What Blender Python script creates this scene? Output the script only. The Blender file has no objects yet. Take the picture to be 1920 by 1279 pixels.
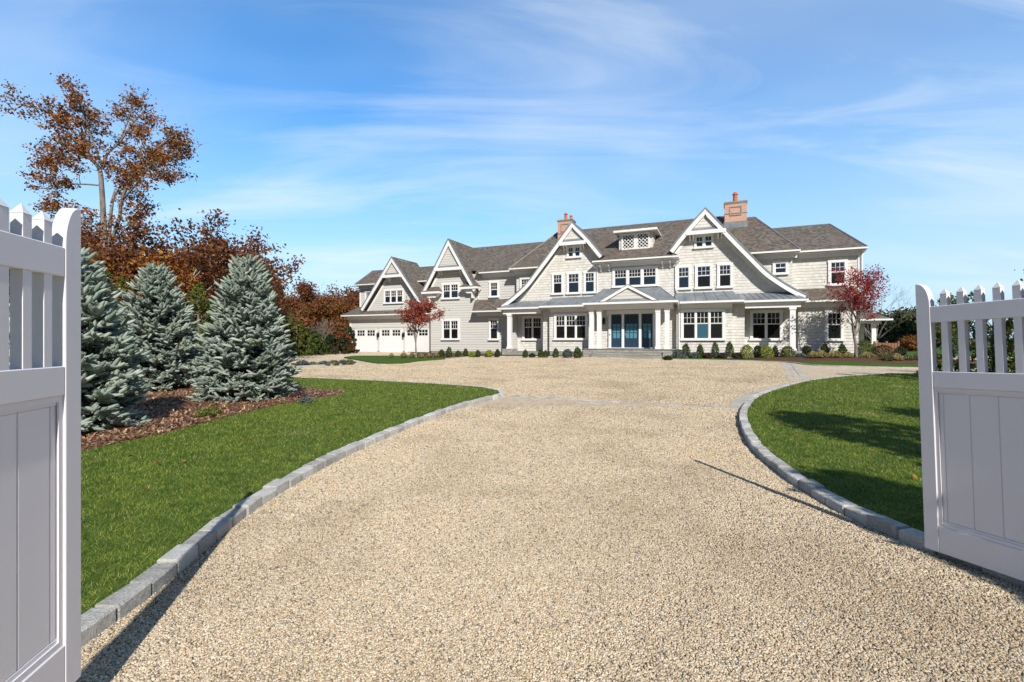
import bpy, bmesh, math, random
import numpy as np
from mathutils import Vector, Matrix

random.seed(7)
RNG = np.random.default_rng(11)
scene = bpy.context.scene
COL = scene.collection

# ------------------------------------------------------------------ camera
ZC = 1.4
cam_d = bpy.data.cameras.new('camera')
cam_d.sensor_width = 36.0
cam_d.lens = 900.0 / 1920.0 * 36.0
cam_d.clip_start = 0.05
cam_d.clip_end = 2000.0
cam = bpy.data.objects.new('camera', cam_d)
cam.location = (0, 0, ZC)
cam.rotation_euler = (math.radians(90), 0, 0)
COL.objects.link(cam)
scene.camera = cam

# ------------------------------------------------------------------ light
SUN_EL = math.radians(36.0)
SUN_DIR = Vector((0.2588 * math.cos(SUN_EL), -0.9659 * math.cos(SUN_EL), math.sin(SUN_EL)))
SUN_STRENGTH = 4.8
SKY_STRENGTH = 0.12
EXPOSURE = 0.34
sun_d = bpy.data.lights.new('sun', 'SUN')
sun_d.energy = SUN_STRENGTH
sun_d.angle = math.radians(0.5)
sun_d.color = (1.0, 0.95, 0.87)
sun = bpy.data.objects.new('sun', sun_d)
sun.rotation_euler = (-SUN_DIR).to_track_quat('-Z', 'Y').to_euler()
sun.location = (10, -30, 40)
COL.objects.link(sun)

scene.view_settings.view_transform = 'Standard'
scene.view_settings.look = 'None'
scene.view_settings.gamma = 1.0
scene.view_settings.exposure = EXPOSURE
scene.view_settings.use_curve_mapping = False
scene.cycles.max_bounces = 6
scene.cycles.transparent_max_bounces = 8

world = bpy.data.worlds.new('World')
scene.world = world
world.use_nodes = True


class NT:
    """small helper for node trees"""
    def __init__(self, tree):
        self.t = tree
        tree.nodes.clear()

    def n(self, typ, **kw):
        nd = self.t.nodes.new(typ)
        for k, v in kw.items():
            if k == 'ins':
                for a, b in v.items():
                    nd.inputs[a].default_value = b
            else:
                setattr(nd, k, v)
        return nd

    def l(self, a, b):
        self.t.links.new(a, b)

    def math(self, op, a, b=None, clamp=False):
        nd = self.n('ShaderNodeMath', operation=op, use_clamp=clamp)
        for i, x in enumerate((a, b)):
            if x is None:
                continue
            if isinstance(x, (int, float)):
                nd.inputs[i].default_value = x
            else:
                self.l(x, nd.inputs[i])
        return nd.outputs[0]

    def ramp(self, fac, stops, interp='LINEAR'):
        nd = self.n('ShaderNodeValToRGB')
        cr = nd.color_ramp
        cr.interpolation = interp
        while len(cr.elements) < len(stops):
            cr.elements.new(0.5)
        for e, (p, c) in zip(cr.elements, stops):
            e.position = p
            e.color = (c[0], c[1], c[2], 1) if len(c) == 3 else c
        self.l(fac, nd.inputs[0])
        return nd.outputs[0]

    def mix(self, fac, a, b, blend='MIX'):
        nd = self.n('ShaderNodeMix', data_type='RGBA', blend_type=blend)
        for i, x in ((0, fac), (6, a), (7, b)):
            if isinstance(x, (int, float)):
                nd.inputs[i].default_value = x
            elif isinstance(x, tuple):
                nd.inputs[i].default_value = (x[0], x[1], x[2], 1)
            else:
                self.l(x, nd.inputs[i])
        return nd.outputs[2]


# sky: Nishita with wispy cirrus
W = NT(world.node_tree)
sky = W.n('ShaderNodeTexSky', sky_type='NISHITA', sun_disc=False)
sky.sun_elevation = SUN_EL
sky.sun_rotation = math.radians(165)
sky.altitude = 0
sky.air_density = 1.0
sky.dust_density = 0.3
sky.ozone_density = 2.2
tc = W.n('ShaderNodeTexCoord')
sep = W.n('ShaderNodeSeparateXYZ')
W.l(tc.outputs['Generated'], sep.inputs[0])
den = W.math('ADD', W.math('MAXIMUM', sep.outputs[2], 0.0), 0.16)
cx = W.math('DIVIDE', sep.outputs[0], den)
cy = W.math('DIVIDE', sep.outputs[1], den)
comb = W.n('ShaderNodeCombineXYZ')
W.l(cx, comb.inputs[0]); W.l(cy, comb.inputs[1])
def cloud_layer(scale, loc, rot, nscale, detail, dist, rough=0.55):
    mp = W.n('ShaderNodeMapping')
    mp.inputs['Location'].default_value = loc
    mp.inputs['Rotation'].default_value = (0, 0, rot)
    mp.inputs['Scale'].default_value = scale
    W.l(comb.outputs[0], mp.inputs[0])
    nz = W.n('ShaderNodeTexNoise', ins={'Scale': nscale, 'Detail': detail, 'Roughness': rough, 'Distortion': dist})
    W.l(mp.outputs[0], nz.inputs['Vector'])
    return nz.outputs[0]
wisps = cloud_layer((0.42, 1.5, 1), (7.1, 4.7, 0), 0.22, 1.5, 9, 0.9, 0.6)
mask = cloud_layer((0.5, 0.8, 1), (2.3, 1.2, 0), 0.1, 0.8, 3, 0.3)
veil = cloud_layer((0.35, 0.7, 1), (4.3, 6.2, 0), -0.2, 0.7, 4, 0.6)
w1 = W.ramp(wisps, [(0.44, (0, 0, 0)), (0.74, (1, 1, 1))])
m1 = W.ramp(mask, [(0.36, (0, 0, 0)), (0.62, (1, 1, 1))])
v1 = W.ramp(veil, [(0.42, (0, 0, 0)), (0.78, (1, 1, 1))])
cl = W.math('ADD', W.math('MULTIPLY', W.math('MULTIPLY', w1, m1), 0.60), W.math('MULTIPLY', v1, 0.46), clamp=True)
hor = W.ramp(sep.outputs[2], [(0.0, (1, 1, 1)), (0.42, (0, 0, 0))])
hor = W.math('MULTIPLY', W.math('POWER', hor, 0.75), 0.95)
hsv = W.n('ShaderNodeHueSaturation', ins={'Hue': 0.500, 'Saturation': 1.34, 'Value': 1.56})
W.l(sky.outputs[0], hsv.inputs['Color'])
skyc = W.mix(hor, hsv.outputs[0], (3.0, 4.65, 6.3))
skyc = W.mix(cl, skyc, (6.0, 6.6, 7.1))
# sky round the sun, behind the camera, dimmed by hand to cut ambient fill
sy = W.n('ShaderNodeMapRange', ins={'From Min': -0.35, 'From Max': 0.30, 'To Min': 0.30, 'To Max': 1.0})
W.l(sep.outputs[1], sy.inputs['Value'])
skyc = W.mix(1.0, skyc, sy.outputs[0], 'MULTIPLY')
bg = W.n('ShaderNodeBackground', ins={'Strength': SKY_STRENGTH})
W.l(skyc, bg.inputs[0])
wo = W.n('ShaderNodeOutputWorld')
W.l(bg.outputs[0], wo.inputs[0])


# ================================================================== materials
def mat(name):
    m = bpy.data.materials.new(name)
    m.use_nodes = True
    t = NT(m.node_tree)
    out = t.n('ShaderNodeOutputMaterial')
    p = t.n('ShaderNodeBsdfPrincipled')
    t.l(p.outputs[0], out.inputs[0])
    return m, t, p, out


def uvcoord(t, scale=(1, 1, 1)):
    u = t.n('ShaderNodeUVMap')
    mp = t.n('ShaderNodeMapping')
    mp.inputs['Scale'].default_value = scale
    t.l(u.outputs[0], mp.inputs[0])
    return mp.outputs[0]


def objcoord(t, scale=(1, 1, 1)):
    u = t.n('ShaderNodeTexCoord')
    mp = t.n('ShaderNodeMapping')
    mp.inputs['Scale'].default_value = scale
    t.l(u.outputs['Object'], mp.inputs[0])
    return mp.outputs[0]


def noise(t, vec, scale, detail=4, rough=0.55, dist=0.0):
    nz = t.n('ShaderNodeTexNoise', ins={'Scale': scale, 'Detail': detail, 'Roughness': rough, 'Distortion': dist})
    if vec is not None:
        t.l(vec, nz.inputs['Vector'])
    return nz.outputs[0]


def bump(t, p, h, strength=0.5, dist=0.01):
    b = t.n('ShaderNodeBump', ins={'Strength': strength, 'Distance': dist})
    t.l(h, b.inputs['Height'])
    t.l(b.outputs[0], p.inputs['Normal'])
    return b


def lin(c):
    return tuple(x ** 2.2 for x in c)


def m_plain(name, col, rough=0.5, var=0.06, nscale=3.0, metal=0.0, spec=0.5):
    m, t, p, o = mat(name)
    nz = noise(t, objcoord(t), nscale, 5)
    a = tuple(c * (1 - var) for c in col)
    b = tuple(min(1, c * (1 + var)) for c in col)
    t.l(t.ramp(nz, [(0.3, a), (0.7, b)]), p.inputs['Base Color'])
    p.inputs['Roughness'].default_value = rough
    p.inputs['Metallic'].default_value = metal
    p.inputs['Specular IOR Level'].default_value = spec
    return m


def m_courses(name, c1, c2, course, piece, lap, rough=0.85, gap=0.006, weather=None, varc=0.35, bstr=1.0):
    """lapped shingles / clapboards: brick pattern for colour per piece, saw-tooth bump per course"""
    m, t, p, o = mat(name)
    uv = uvcoord(t)
    br = t.n('ShaderNodeTexBrick', offset=0.43, squash=1.0)
    br.inputs['Scale'].default_value = 1.0
    br.inputs['Mortar Size'].default_value = gap
    br.inputs['Mortar Smooth'].default_value = 0.1
    br.inputs['Bias'].default_value = 0.0
    br.inputs['Brick Width'].default_value = piece
    br.inputs['Row Height'].default_value = course
    br.inputs['Color1'].default_value = (0, 0, 0, 1)
    br.inputs['Color2'].default_value = (1, 1, 1, 1)
    br.inputs['Mortar'].default_value = (0.5, 0.5, 0.5, 1)
    t.l(uv, br.inputs['Vector'])
    fine = noise(t, uvcoord(t, (9, 1.2, 1)), 4.0, 5, 0.6)
    big = noise(t, uvcoord(t, (0.5, 0.22, 1)), 1.2, 6, 0.65, 0.5)
    f = t.math('ADD', t.math('MULTIPLY', br.outputs[0], varc), t.math('MULTIPLY', fine, 1 - varc))
    colr = t.ramp(f, [(0.2, c1), (0.8, c2)])
    if weather is not None:
        colr = t.mix(t.ramp(big, [(0.42, (0, 0, 0)), (0.72, (0.8, 0.8, 0.8))]), colr, weather)
    t.l(colr, p.inputs['Base Color'])
    sx = t.n('ShaderNodeSeparateXYZ')
    t.l(uv, sx.inputs[0])
    fr = t.math('FRACT', t.math('DIVIDE', sx.outputs[1], course))
    saw = t.math('SUBTRACT', 1.0, fr)
    edge = t.math('MULTIPLY', t.math('MINIMUM', t.math('MULTIPLY', fr, 9.0), 1.0), saw)
    h = t.math('SUBTRACT', edge, t.math('MULTIPLY', br.outputs[1], 0.35))
    h = t.math('ADD', h, t.math('MULTIPLY', fine, 0.15))
    bump(t, p, h, bstr, lap)
    p.inputs['Roughness'].default_value = rough
    p.inputs['Specular IOR Level'].default_value = 0.25
    return m


M = {}
M['shingle_wall'] = m_courses('shingle_wall', (0.52, 0.505, 0.47), (0.68, 0.66, 0.62), 0.185, 0.17, 0.018, varc=0.55, weather=(0.60, 0.58, 0.54), gap=0.004)
M['clapboard'] = m_courses('clapboard', (0.49, 0.48, 0.45), (0.55, 0.54, 0.51), 0.20, 3.7, 0.018, varc=0.3, gap=0.003)
M['shake_roof'] = m_courses('shake_roof', (0.062, 0.053, 0.045), (0.205, 0.178, 0.15), 0.16, 0.19, 0.03, varc=0.6, weather=(0.13, 0.095, 0.072), gap=0.01)
M['trim'] = m_plain('white_trim', (0.74, 0.735, 0.725), 0.45, 0.02)
M['gate_white'] = m_plain('gate_vinyl', (0.70, 0.675, 0.70), 0.4, 0.025, 2.2)
M['garage_white'] = m_plain('garage_white', (0.70, 0.70, 0.695), 0.4, 0.03)
M['black'] = m_plain('black_metal', (0.012, 0.012, 0.013), 0.4, 0.1)
M['blue_paint'] = m_plain('blue_paint', (0.016, 0.040, 0.072), 0.35, 0.08)
M['terracotta'] = m_plain('terracotta', (0.50, 0.13, 0.045), 0.75, 0.2, 6)
M['dark_opening'] = m_plain('dark_interior', (0.05, 0.045, 0.04), 0.8, 0.2)  # darkness of the side porch opening, given as a base colour
M['cedar'] = m_plain('cedar_wood', (0.22, 0.085, 0.045), 0.7, 0.3, 8)


def m_lead():
    m, t, p, o = mat('lead_coated_roof')
    uv = uvcoord(t)
    n1 = noise(t, uvcoord(t, (1, 0.7, 1)), 1.4, 6, 0.65, 0.4)
    n2 = noise(t, uv, 14, 4)
    f = t.math('ADD', t.math('MULTIPLY', n1, 0.8), t.math('MULTIPLY', n2, 0.2))
    t.l(t.ramp(f, [(0.3, (0.11, 0.13, 0.16)), (0.55, (0.22, 0.24, 0.26)), (0.75, (0.34, 0.35, 0.36))]), p.inputs['Base Color'])
    p.inputs['Metallic'].default_value = 0.25
    p.inputs['Roughness'].default_value = 0.55
    return m
M['lead'] = m_lead()


def m_brick():
    m, t, p, o = mat('brick')
    uv = uvcoord(t)
    br = t.n('ShaderNodeTexBrick', offset=0.5)
    br.inputs['Scale'].default_value = 1.0
    br.inputs['Mortar Size'].default_value = 0.008
    br.inputs['Brick Width'].default_value = 0.22
    br.inputs['Row Height'].default_value = 0.075
    br.inputs['Color1'].default_value = (0.50, 0.21, 0.13, 1)
    br.inputs['Color2'].default_value = (0.58, 0.33, 0.23, 1)
    br.inputs['Mortar'].default_value = (0.5, 0.42, 0.35, 1)
    t.l(uv, br.inputs['Vector'])
    nz = noise(t, uv, 5, 5)
    t.l(t.mix(t.math('MULTIPLY', nz, 0.5), br.outputs[0], (0.55, 0.38, 0.28)), p.inputs['Base Color'])
    bump(t, p, t.math('SUBTRACT', 1.0, br.outputs[1]), 0.5, 0.01)
    p.inputs['Roughness'].default_value = 0.9
    return m
M['brick'] = m_brick()


def m_stone(name, c1, c2, c3, scale, bs=0.6, bd=0.01):
    m, t, p, o = mat(name)
    v = objcoord(t)
    n1 = noise(t, v, scale, 6, 0.7)
    n2 = noise(t, v, scale * 9, 4, 0.7)
    gi = t.n('ShaderNodeNewGeometry')
    f = t.math('ADD', t.math('MULTIPLY', n1, 0.5), t.math('MULTIPLY', n2, 0.45))
    f = t.math('ADD', f, t.math('MULTIPLY', t.math('SUBTRACT', gi.outputs['Random Per Island'], 0.5), 0.22))
    t.l(t.ramp(f, [(0.3, c1), (0.5, c2), (0.72, c3)]), p.inputs['Base Color'])
    bump(t, p, t.math('ADD', n1, t.math('MULTIPLY', n2, 0.7)), bs, bd)
    p.inputs['Roughness'].default_value = 0.9
    p.inputs['Specular IOR Level'].default_value = 0.2
    return m
M['granite'] = m_stone('granite', (0.34, 0.325, 0.295), (0.58, 0.56, 0.515), (0.76, 0.74, 0.69), 9, 1.0, 0.035)
M['foundation'] = m_stone('foundation_stone', (0.16, 0.15, 0.14), (0.28, 0.275, 0.25), (0.40, 0.39, 0.36), 3)
M['cobble'] = m_stone('cobble', (0.28, 0.265, 0.235), (0.40, 0.375, 0.33), (0.52, 0.49, 0.43), 6)


def m_fieldstone():
    m, t, p, o = mat('stacked_stone')
    uv = uvcoord(t)
    br = t.n('ShaderNodeTexBrick', offset=0.37, squash=0.7, squash_frequency=3)
    br.inputs['Scale'].default_value = 1.0
    br.inputs['Mortar Size'].default_value = 0.008
    br.inputs['Brick Width'].default_value = 0.42
    br.inputs['Row Height'].default_value = 0.10
    br.inputs['Color1'].default_value = (0, 0, 0, 1)
    br.inputs['Color2'].default_value = (1, 1, 1, 1)
    br.inputs['Mortar'].default_value = (0.1, 0.1, 0.1, 1)
    t.l(uv, br.inputs['Vector'])
    c = t.ramp(br.outputs[0], [(0.0, (0.20, 0.20, 0.18)), (0.35, (0.31, 0.31, 0.28)), (0.6, (0.40, 0.39, 0.34)), (0.8, (0.30, 0.22, 0.16)), (1.0, (0.22, 0.23, 0.23))])
    t.l(t.mix(0.35, c, t.ramp(noise(t, uv, 9, 5), [(0.3, (0.16, 0.16, 0.15)), (0.7, (0.44, 0.43, 0.39))])), p.inputs['Base Color'])
    bump(t, p, t.math('SUBTRACT', 1.0, br.outputs[1]), 0.8, 0.02)
    p.inputs['Roughness'].default_value = 0.9
    return m
M['stack'] = m_fieldstone()


def m_glass(name, base, ior=1.75, rough=0.02):
    m, t, p, o = mat(name)
    p.inputs['Base Color'].default_value = (*base, 1)
    p.inputs['Roughness'].default_value = rough
    p.inputs['IOR'].default_value = ior
    p.inputs['Specular IOR Level'].default_value = 0.5
    nz = noise(t, objcoord(t), 0.8, 2)
    bump(t, p, nz, 0.05, 0.02)
    return m
M['glass_dark'] = m_glass('window_glass_dark', (0.010, 0.010, 0.009), 1.5)
M['glass_blue'] = m_glass('window_glass_painted_sky', (0.010, 0.020, 0.034), 1.75)  # blue of the reflected sky put into the base colour
M['glass_teal'] = m_glass('door_glass_painted_sea', (0.075, 0.23, 0.31), 1.5)  # sea seen through the house, painted as the pane's own colour
M['glass_painted_sea'] = m_glass('window_glass_painted_sea', (0.035, 0.105, 0.145), 1.5)  # same sea view painted darker into the bay panes


def m_leaf(name, stops, rough=0.6, trans=0.35):
    m, t, p, o = mat(name)
    gi = t.n('ShaderNodeNewGeometry')
    c = t.ramp(gi.outputs['Random Per Island'], stops)
    t.l(c, p.inputs['Base Color'])
    p.inputs['Roughness'].default_value = rough
    p.inputs['Specular IOR Level'].default_value = 0.25
    tr = t.n('ShaderNodeBsdfTranslucent')
    t.l(c, tr.inputs[0])
    mx = t.n('ShaderNodeMixShader', ins={0: trans})
    t.l(p.outputs[0], mx.inputs[1]); t.l(tr.outputs[0], mx.inputs[2])
    t.l(mx.outputs[0], o.inputs[0])
    return m
M['leaf_oak'] = m_leaf('leaf_oak', [(0, (0.09, 0.028, 0.016)), (0.3, (0.18, 0.058, 0.022)), (0.6, (0.32, 0.115, 0.026)), (0.88, (0.50, 0.23, 0.036)), (1, (0.20, 0.17, 0.035))])
M['leaf_russet'] = m_leaf('leaf_russet', [(0, (0.084, 0.033, 0.019)), (0.5, (0.180, 0.069, 0.031)), (0.9, (0.264, 0.106, 0.036)), (1, (0.360, 0.175, 0.048))])
M['leaf_orange'] = m_leaf('leaf_orange', [(0, (0.10, 0.03, 0.014)), (0.35, (0.22, 0.075, 0.022)), (0.7, (0.26, 0.11, 0.028)), (0.9, (0.11, 0.09, 0.025)), (1, (0.18, 0.15, 0.03))])
M['leaf_redoak'] = m_leaf('leaf_redoak', [(0, (0.10, 0.030, 0.018)), (0.5, (0.22, 0.075, 0.035)), (0.9, (0.28, 0.12, 0.04)), (1, (0.12, 0.12, 0.035))])
M['leaf_maple'] = m_leaf('leaf_maple', [(0, (0.143, 0.018, 0.022)), (0.5, (0.338, 0.039, 0.038)), (1, (0.520, 0.098, 0.060))])
M['leaf_maple_pale'] = m_leaf('leaf_maple_pale', [(0, (0.143, 0.029, 0.026)), (0.5, (0.312, 0.065, 0.046)), (1, (0.442, 0.143, 0.078))])
M['leaf_cedar'] = m_leaf('leaf_cedar', [(0, (0.044, 0.075, 0.015)), (0.6, (0.106, 0.144, 0.022)), (0.9, (0.188, 0.188, 0.027)), (1, (0.213, 0.112, 0.025))], trans=0.2)
M['leaf_green'] = m_leaf('leaf_green', [(0, (0.025, 0.05, 0.012)), (0.6, (0.06, 0.10, 0.02)), (1, (0.12, 0.14, 0.03))], trans=0.2)
M['leaf_dark'] = m_leaf('leaf_dark', [(0, (0.014, 0.026, 0.010)), (0.7, (0.035, 0.055, 0.018)), (1, (0.06, 0.08, 0.025))], trans=0.15)
M['leaf_pine'] = m_leaf('leaf_pine', [(0, (0.025, 0.04, 0.018)), (0.6, (0.055, 0.075, 0.03)), (1, (0.11, 0.10, 0.045))], trans=0.15)
M['leaf_yellow'] = m_leaf('leaf_yellow', [(0, (0.08, 0.13, 0.015)), (0.5, (0.25, 0.30, 0.03)), (1, (0.45, 0.45, 0.09))], trans=0.25)
M['leaf_blue'] = m_leaf('leaf_blue', [(0, (0.05, 0.075, 0.07)), (1, (0.13, 0.16, 0.15))], trans=0.1)
M['leaf_plum'] = m_leaf('leaf_plum', [(0, (0.035, 0.02, 0.028)), (1, (0.09, 0.05, 0.06))], trans=0.1)
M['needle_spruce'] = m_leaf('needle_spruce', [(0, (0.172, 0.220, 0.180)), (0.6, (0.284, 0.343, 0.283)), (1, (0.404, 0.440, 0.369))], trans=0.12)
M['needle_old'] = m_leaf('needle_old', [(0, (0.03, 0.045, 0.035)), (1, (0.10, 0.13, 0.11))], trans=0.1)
M['straw'] = m_leaf('straw_grass', [(0, (0.286, 0.221, 0.091)), (0.5, (0.520, 0.416, 0.195)), (1, (0.286, 0.312, 0.091))], trans=0.3)
M['straw_green'] = m_leaf('sedge_grass', [(0, (0.06, 0.08, 0.03)), (0.6, (0.15, 0.16, 0.06)), (1, (0.30, 0.26, 0.12))], trans=0.2)


def m_grass():
    m, t, p, o = mat('lawn_blades')
    gi = t.n('ShaderNodeNewGeometry')
    c = t.ramp(gi.outputs['Random Per Island'], [(0, (0.050, 0.082, 0.013)), (0.5, (0.132, 0.182, 0.025)), (0.88, (0.28, 0.32, 0.058)), (1, (0.44, 0.40, 0.17))])
    v = objcoord(t)
    n1 = noise(t, v, 1.6, 4, 0.65, 0.6)
    c = t.mix(t.ramp(n1, [(0.40, (0, 0, 0)), (0.66, (0.8, 0.8, 0.8))]), c, t.mix(0.6, c, (0.26, 0.30, 0.04)))
    n3 = noise(t, v, 6.0, 4, 0.7)
    c = t.mix(1.0, c, t.ramp(n3, [(0.32, (0.55, 0.62, 0.60)), (0.5, (1, 1, 1)), (0.68, (1.35, 1.22, 1.1))]), 'MULTIPLY')
    n2 = noise(t, v, 0.55, 2, 0.5)
    c = t.mix(t.ramp(n2, [(0.66, (0, 0, 0)), (0.73, (0.85, 0.85, 0.85))]), c, (0.42, 0.36, 0.14))
    t.l(c, p.inputs['Base Color'])
    p.inputs['Roughness'].default_value = 0.5
    p.inputs['Specular IOR Level'].default_value = 0.3
    tr = t.n('ShaderNodeBsdfTranslucent')
    t.l(c, tr.inputs[0])
    mx = t.n('ShaderNodeMixShader', ins={0: 0.3})
    t.l(p.outputs[0], mx.inputs[1]); t.l(tr.outputs[0], mx.inputs[2])
    t.l(mx.outputs[0], o.inputs[0])
    return m
M['grass'] = m_grass()


def m_bark(name, c1, c2, c3):
    m, t, p, o = mat(name)
    n1 = noise(t, objcoord(t, (1, 1, 0.35)), 7, 6, 0.7)
    t.l(t.ramp(n1, [(0.3, c1), (0.5, c2), (0.7, c3)]), p.inputs['Base Color'])
    bump(t, p, n1, 0.6, 0.02)
    p.inputs['Roughness'].default_value = 0.9
    return m
M['bark_pale'] = m_bark('bark_pale', (0.10, 0.085, 0.07), (0.28, 0.26, 0.23), (0.46, 0.44, 0.40))
M['bark_brown'] = m_bark('bark_brown', (0.07, 0.05, 0.035), (0.16, 0.12, 0.09), (0.26, 0.21, 0.17))
M['bark_grey'] = m_bark('bark_grey', (0.10, 0.085, 0.075), (0.19, 0.165, 0.145), (0.30, 0.27, 0.24))


def m_gravel():
    m, t, p, o = mat('gravel')
    v = objcoord(t)
    vo = t.n('ShaderNodeTexVoronoi', voronoi_dimensions='2D', feature='F1', ins={'Scale': 95.0, 'Randomness': 1.0})
    t.l(v, vo.inputs['Vector'])
    sx = t.n('ShaderNodeSeparateColor')
    t.l(vo.outputs['Color'], sx.inputs[0])
    c = t.ramp(sx.outputs[0], [(0.0, (0.139, 0.115, 0.093)), (0.06, (0.332, 0.271, 0.209)), (0.18, (0.582, 0.443, 0.286)), (0.40, (0.692, 0.540, 0.354)),
                               (0.62, (0.748, 0.611, 0.431)), (0.84, (0.831, 0.719, 0.558)), (0.93, (0.582, 0.372, 0.221)), (1.0, (0.497, 0.464, 0.408))])
    big = noise(t, v, 0.45, 4, 0.55)
    clump = noise(t, v, 7.0, 5, 0.75)
    c = t.mix(1.0, c, t.ramp(clump, [(0.30, (0.58, 0.57, 0.56)), (0.5, (1, 1, 1)), (0.70, (1.25, 1.22, 1.18))]), 'MULTIPLY')
    cl2 = noise(t, v, 24.0, 3, 0.8)
    c = t.mix(1.0, c, t.ramp(cl2, [(0.30, (0.62, 0.61, 0.60)), (0.5, (1, 1, 1)), (0.70, (1.22, 1.2, 1.17))]), 'MULTIPLY')
    c = t.mix(t.ramp(big, [(0.35, (0, 0, 0)), (0.7, (0.576, 0.576, 0.576))]), c, (0.704, 0.595, 0.454))
    t.l(c, p.inputs['Base Color'])
    vd = t.n('ShaderNodeTexVoronoi', voronoi_dimensions='2D', feature='DISTANCE_TO_EDGE', ins={'Scale': 95.0, 'Randomness': 1.0})
    t.l(v, vd.inputs['Vector'])
    h = t.math('MINIMUM', t.math('MULTIPLY', vd.outputs[0], 4.0), 1.0)
    h = t.math('ADD', t.math('MULTIPLY', h, 0.8), t.math('MULTIPLY', sx.outputs[1], 0.6))
    bump(t, p, h, 0.8, 0.010)
    p.inputs['Roughness'].default_value = 0.9
    p.inputs['Specular IOR Level'].default_value = 0.15
    return m
M['gravel'] = m_gravel()


def m_pebble():
    m, t, p, o = mat('gravel_stones')
    gi = t.n('ShaderNodeNewGeometry')
    c = t.ramp(gi.outputs['Random Per Island'],
               [(0.0, (0.105, 0.096, 0.084)), (0.07, (0.252, 0.223, 0.181)), (0.17, (0.420, 0.320, 0.200)), (0.38, (0.514, 0.411, 0.274)),
                (0.60, (0.557, 0.467, 0.335)), (0.84, (0.651, 0.589, 0.465)), (0.93, (0.462, 0.284, 0.167)), (1.0, (0.357, 0.345, 0.312))])
    v = objcoord(t)
    big = noise(t, v, 0.55, 5, 0.6, 0.6)
    c = t.mix(1.0, c, t.ramp(big, [(0.34, (0.80, 0.78, 0.75)), (0.52, (1, 1, 1)), (0.70, (1.08, 1.05, 1.0))]), 'MULTIPLY')
    t.l(c, p.inputs['Base Color'])
    p.inputs['Roughness'].default_value = 0.75
    p.inputs['Specular IOR Level'].default_value = 0.25
    return m
M['pebble'] = m_pebble()


def m_soil(name, c1, c2, c3, scale):
    m, t, p, o = mat(name)
    v = objcoord(t)
    n1 = noise(t, v, scale, 7, 0.75)
    n2 = noise(t, v, scale * 7, 4, 0.7)
    f = t.math('ADD', t.math('MULTIPLY', n1, 0.5), t.math('MULTIPLY', n2, 0.5))
    t.l(t.ramp(f, [(0.32, c1), (0.5, c2), (0.68, c3)]), p.inputs['Base Color'])
    bump(t, p, f, 0.8, 0.03)
    p.inputs['Roughness'].default_value = 0.95
    p.inputs['Specular IOR Level'].default_value = 0.1
    return m
M['mulch'] = m_soil('mulch', (0.065, 0.033, 0.020), (0.175, 0.095, 0.053), (0.32, 0.195, 0.115), 9)
M['mulch_dark'] = m_soil('mulch_dark', (0.03, 0.017, 0.012), (0.085, 0.048, 0.032), (0.17, 0.105, 0.07), 9)
M['lawn_soil'] = m_soil('lawn_ground', (0.022, 0.05, 0.008), (0.05, 0.10, 0.013), (0.09, 0.15, 0.025), 3.0)
M['wood_floor'] = m_soil('woodland_floor', (0.03, 0.035, 0.012), (0.07, 0.065, 0.025), (0.12, 0.09, 0.04), 1.2)
M['chip'] = m_leaf('mulch_chip', [(0, (0.076, 0.038, 0.024)), (0.5, (0.227, 0.115, 0.065)), (0.9, (0.403, 0.243, 0.143)), (1, (0.567, 0.432, 0.285))], trans=0.0)


# ================================================================== mesh helpers
def np_mesh(name, V, Fc, material=None):
    """V (n,3), Fc (m,k) -> mesh data"""
    V = np.asarray(V, np.float32); Fc = np.asarray(Fc, np.int32)
    me = bpy.data.meshes.new(name)
    me.vertices.add(len(V)); me.vertices.foreach_set('co', V.ravel())
    m, k = Fc.shape
    me.loops.add(m * k); me.loops.foreach_set('vertex_index', Fc.ravel())
    me.polygons.add(m); me.polygons.foreach_set('loop_start', np.arange(0, m * k, k, dtype=np.int32))
    me.update(calc_edges=True)
    if material:
        me.materials.append(material)
    return me


def link(name, me, parent=None, loc=(0, 0, 0)):
    o = bpy.data.objects.new(name, me)
    COL.objects.link(o)
    o.parent = parent
    o.location = loc
    return o


def tag(o, label, cat, group=None, kind=None):
    o['label'] = label
    o['category'] = cat
    if group:
        o['group'] = group
    if kind:
        o['kind'] = kind
    return o


def thing(name, label, cat, loc=(0, 0, 0), rotz=0.0, group=None):
    o = bpy.data.objects.new(name, None)
    COL.objects.link(o)
    o.empty_display_size = 0.3
    o.location = loc
    o.rotation_euler = (0, 0, rotz)
    return tag(o, label, cat, group)


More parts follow.
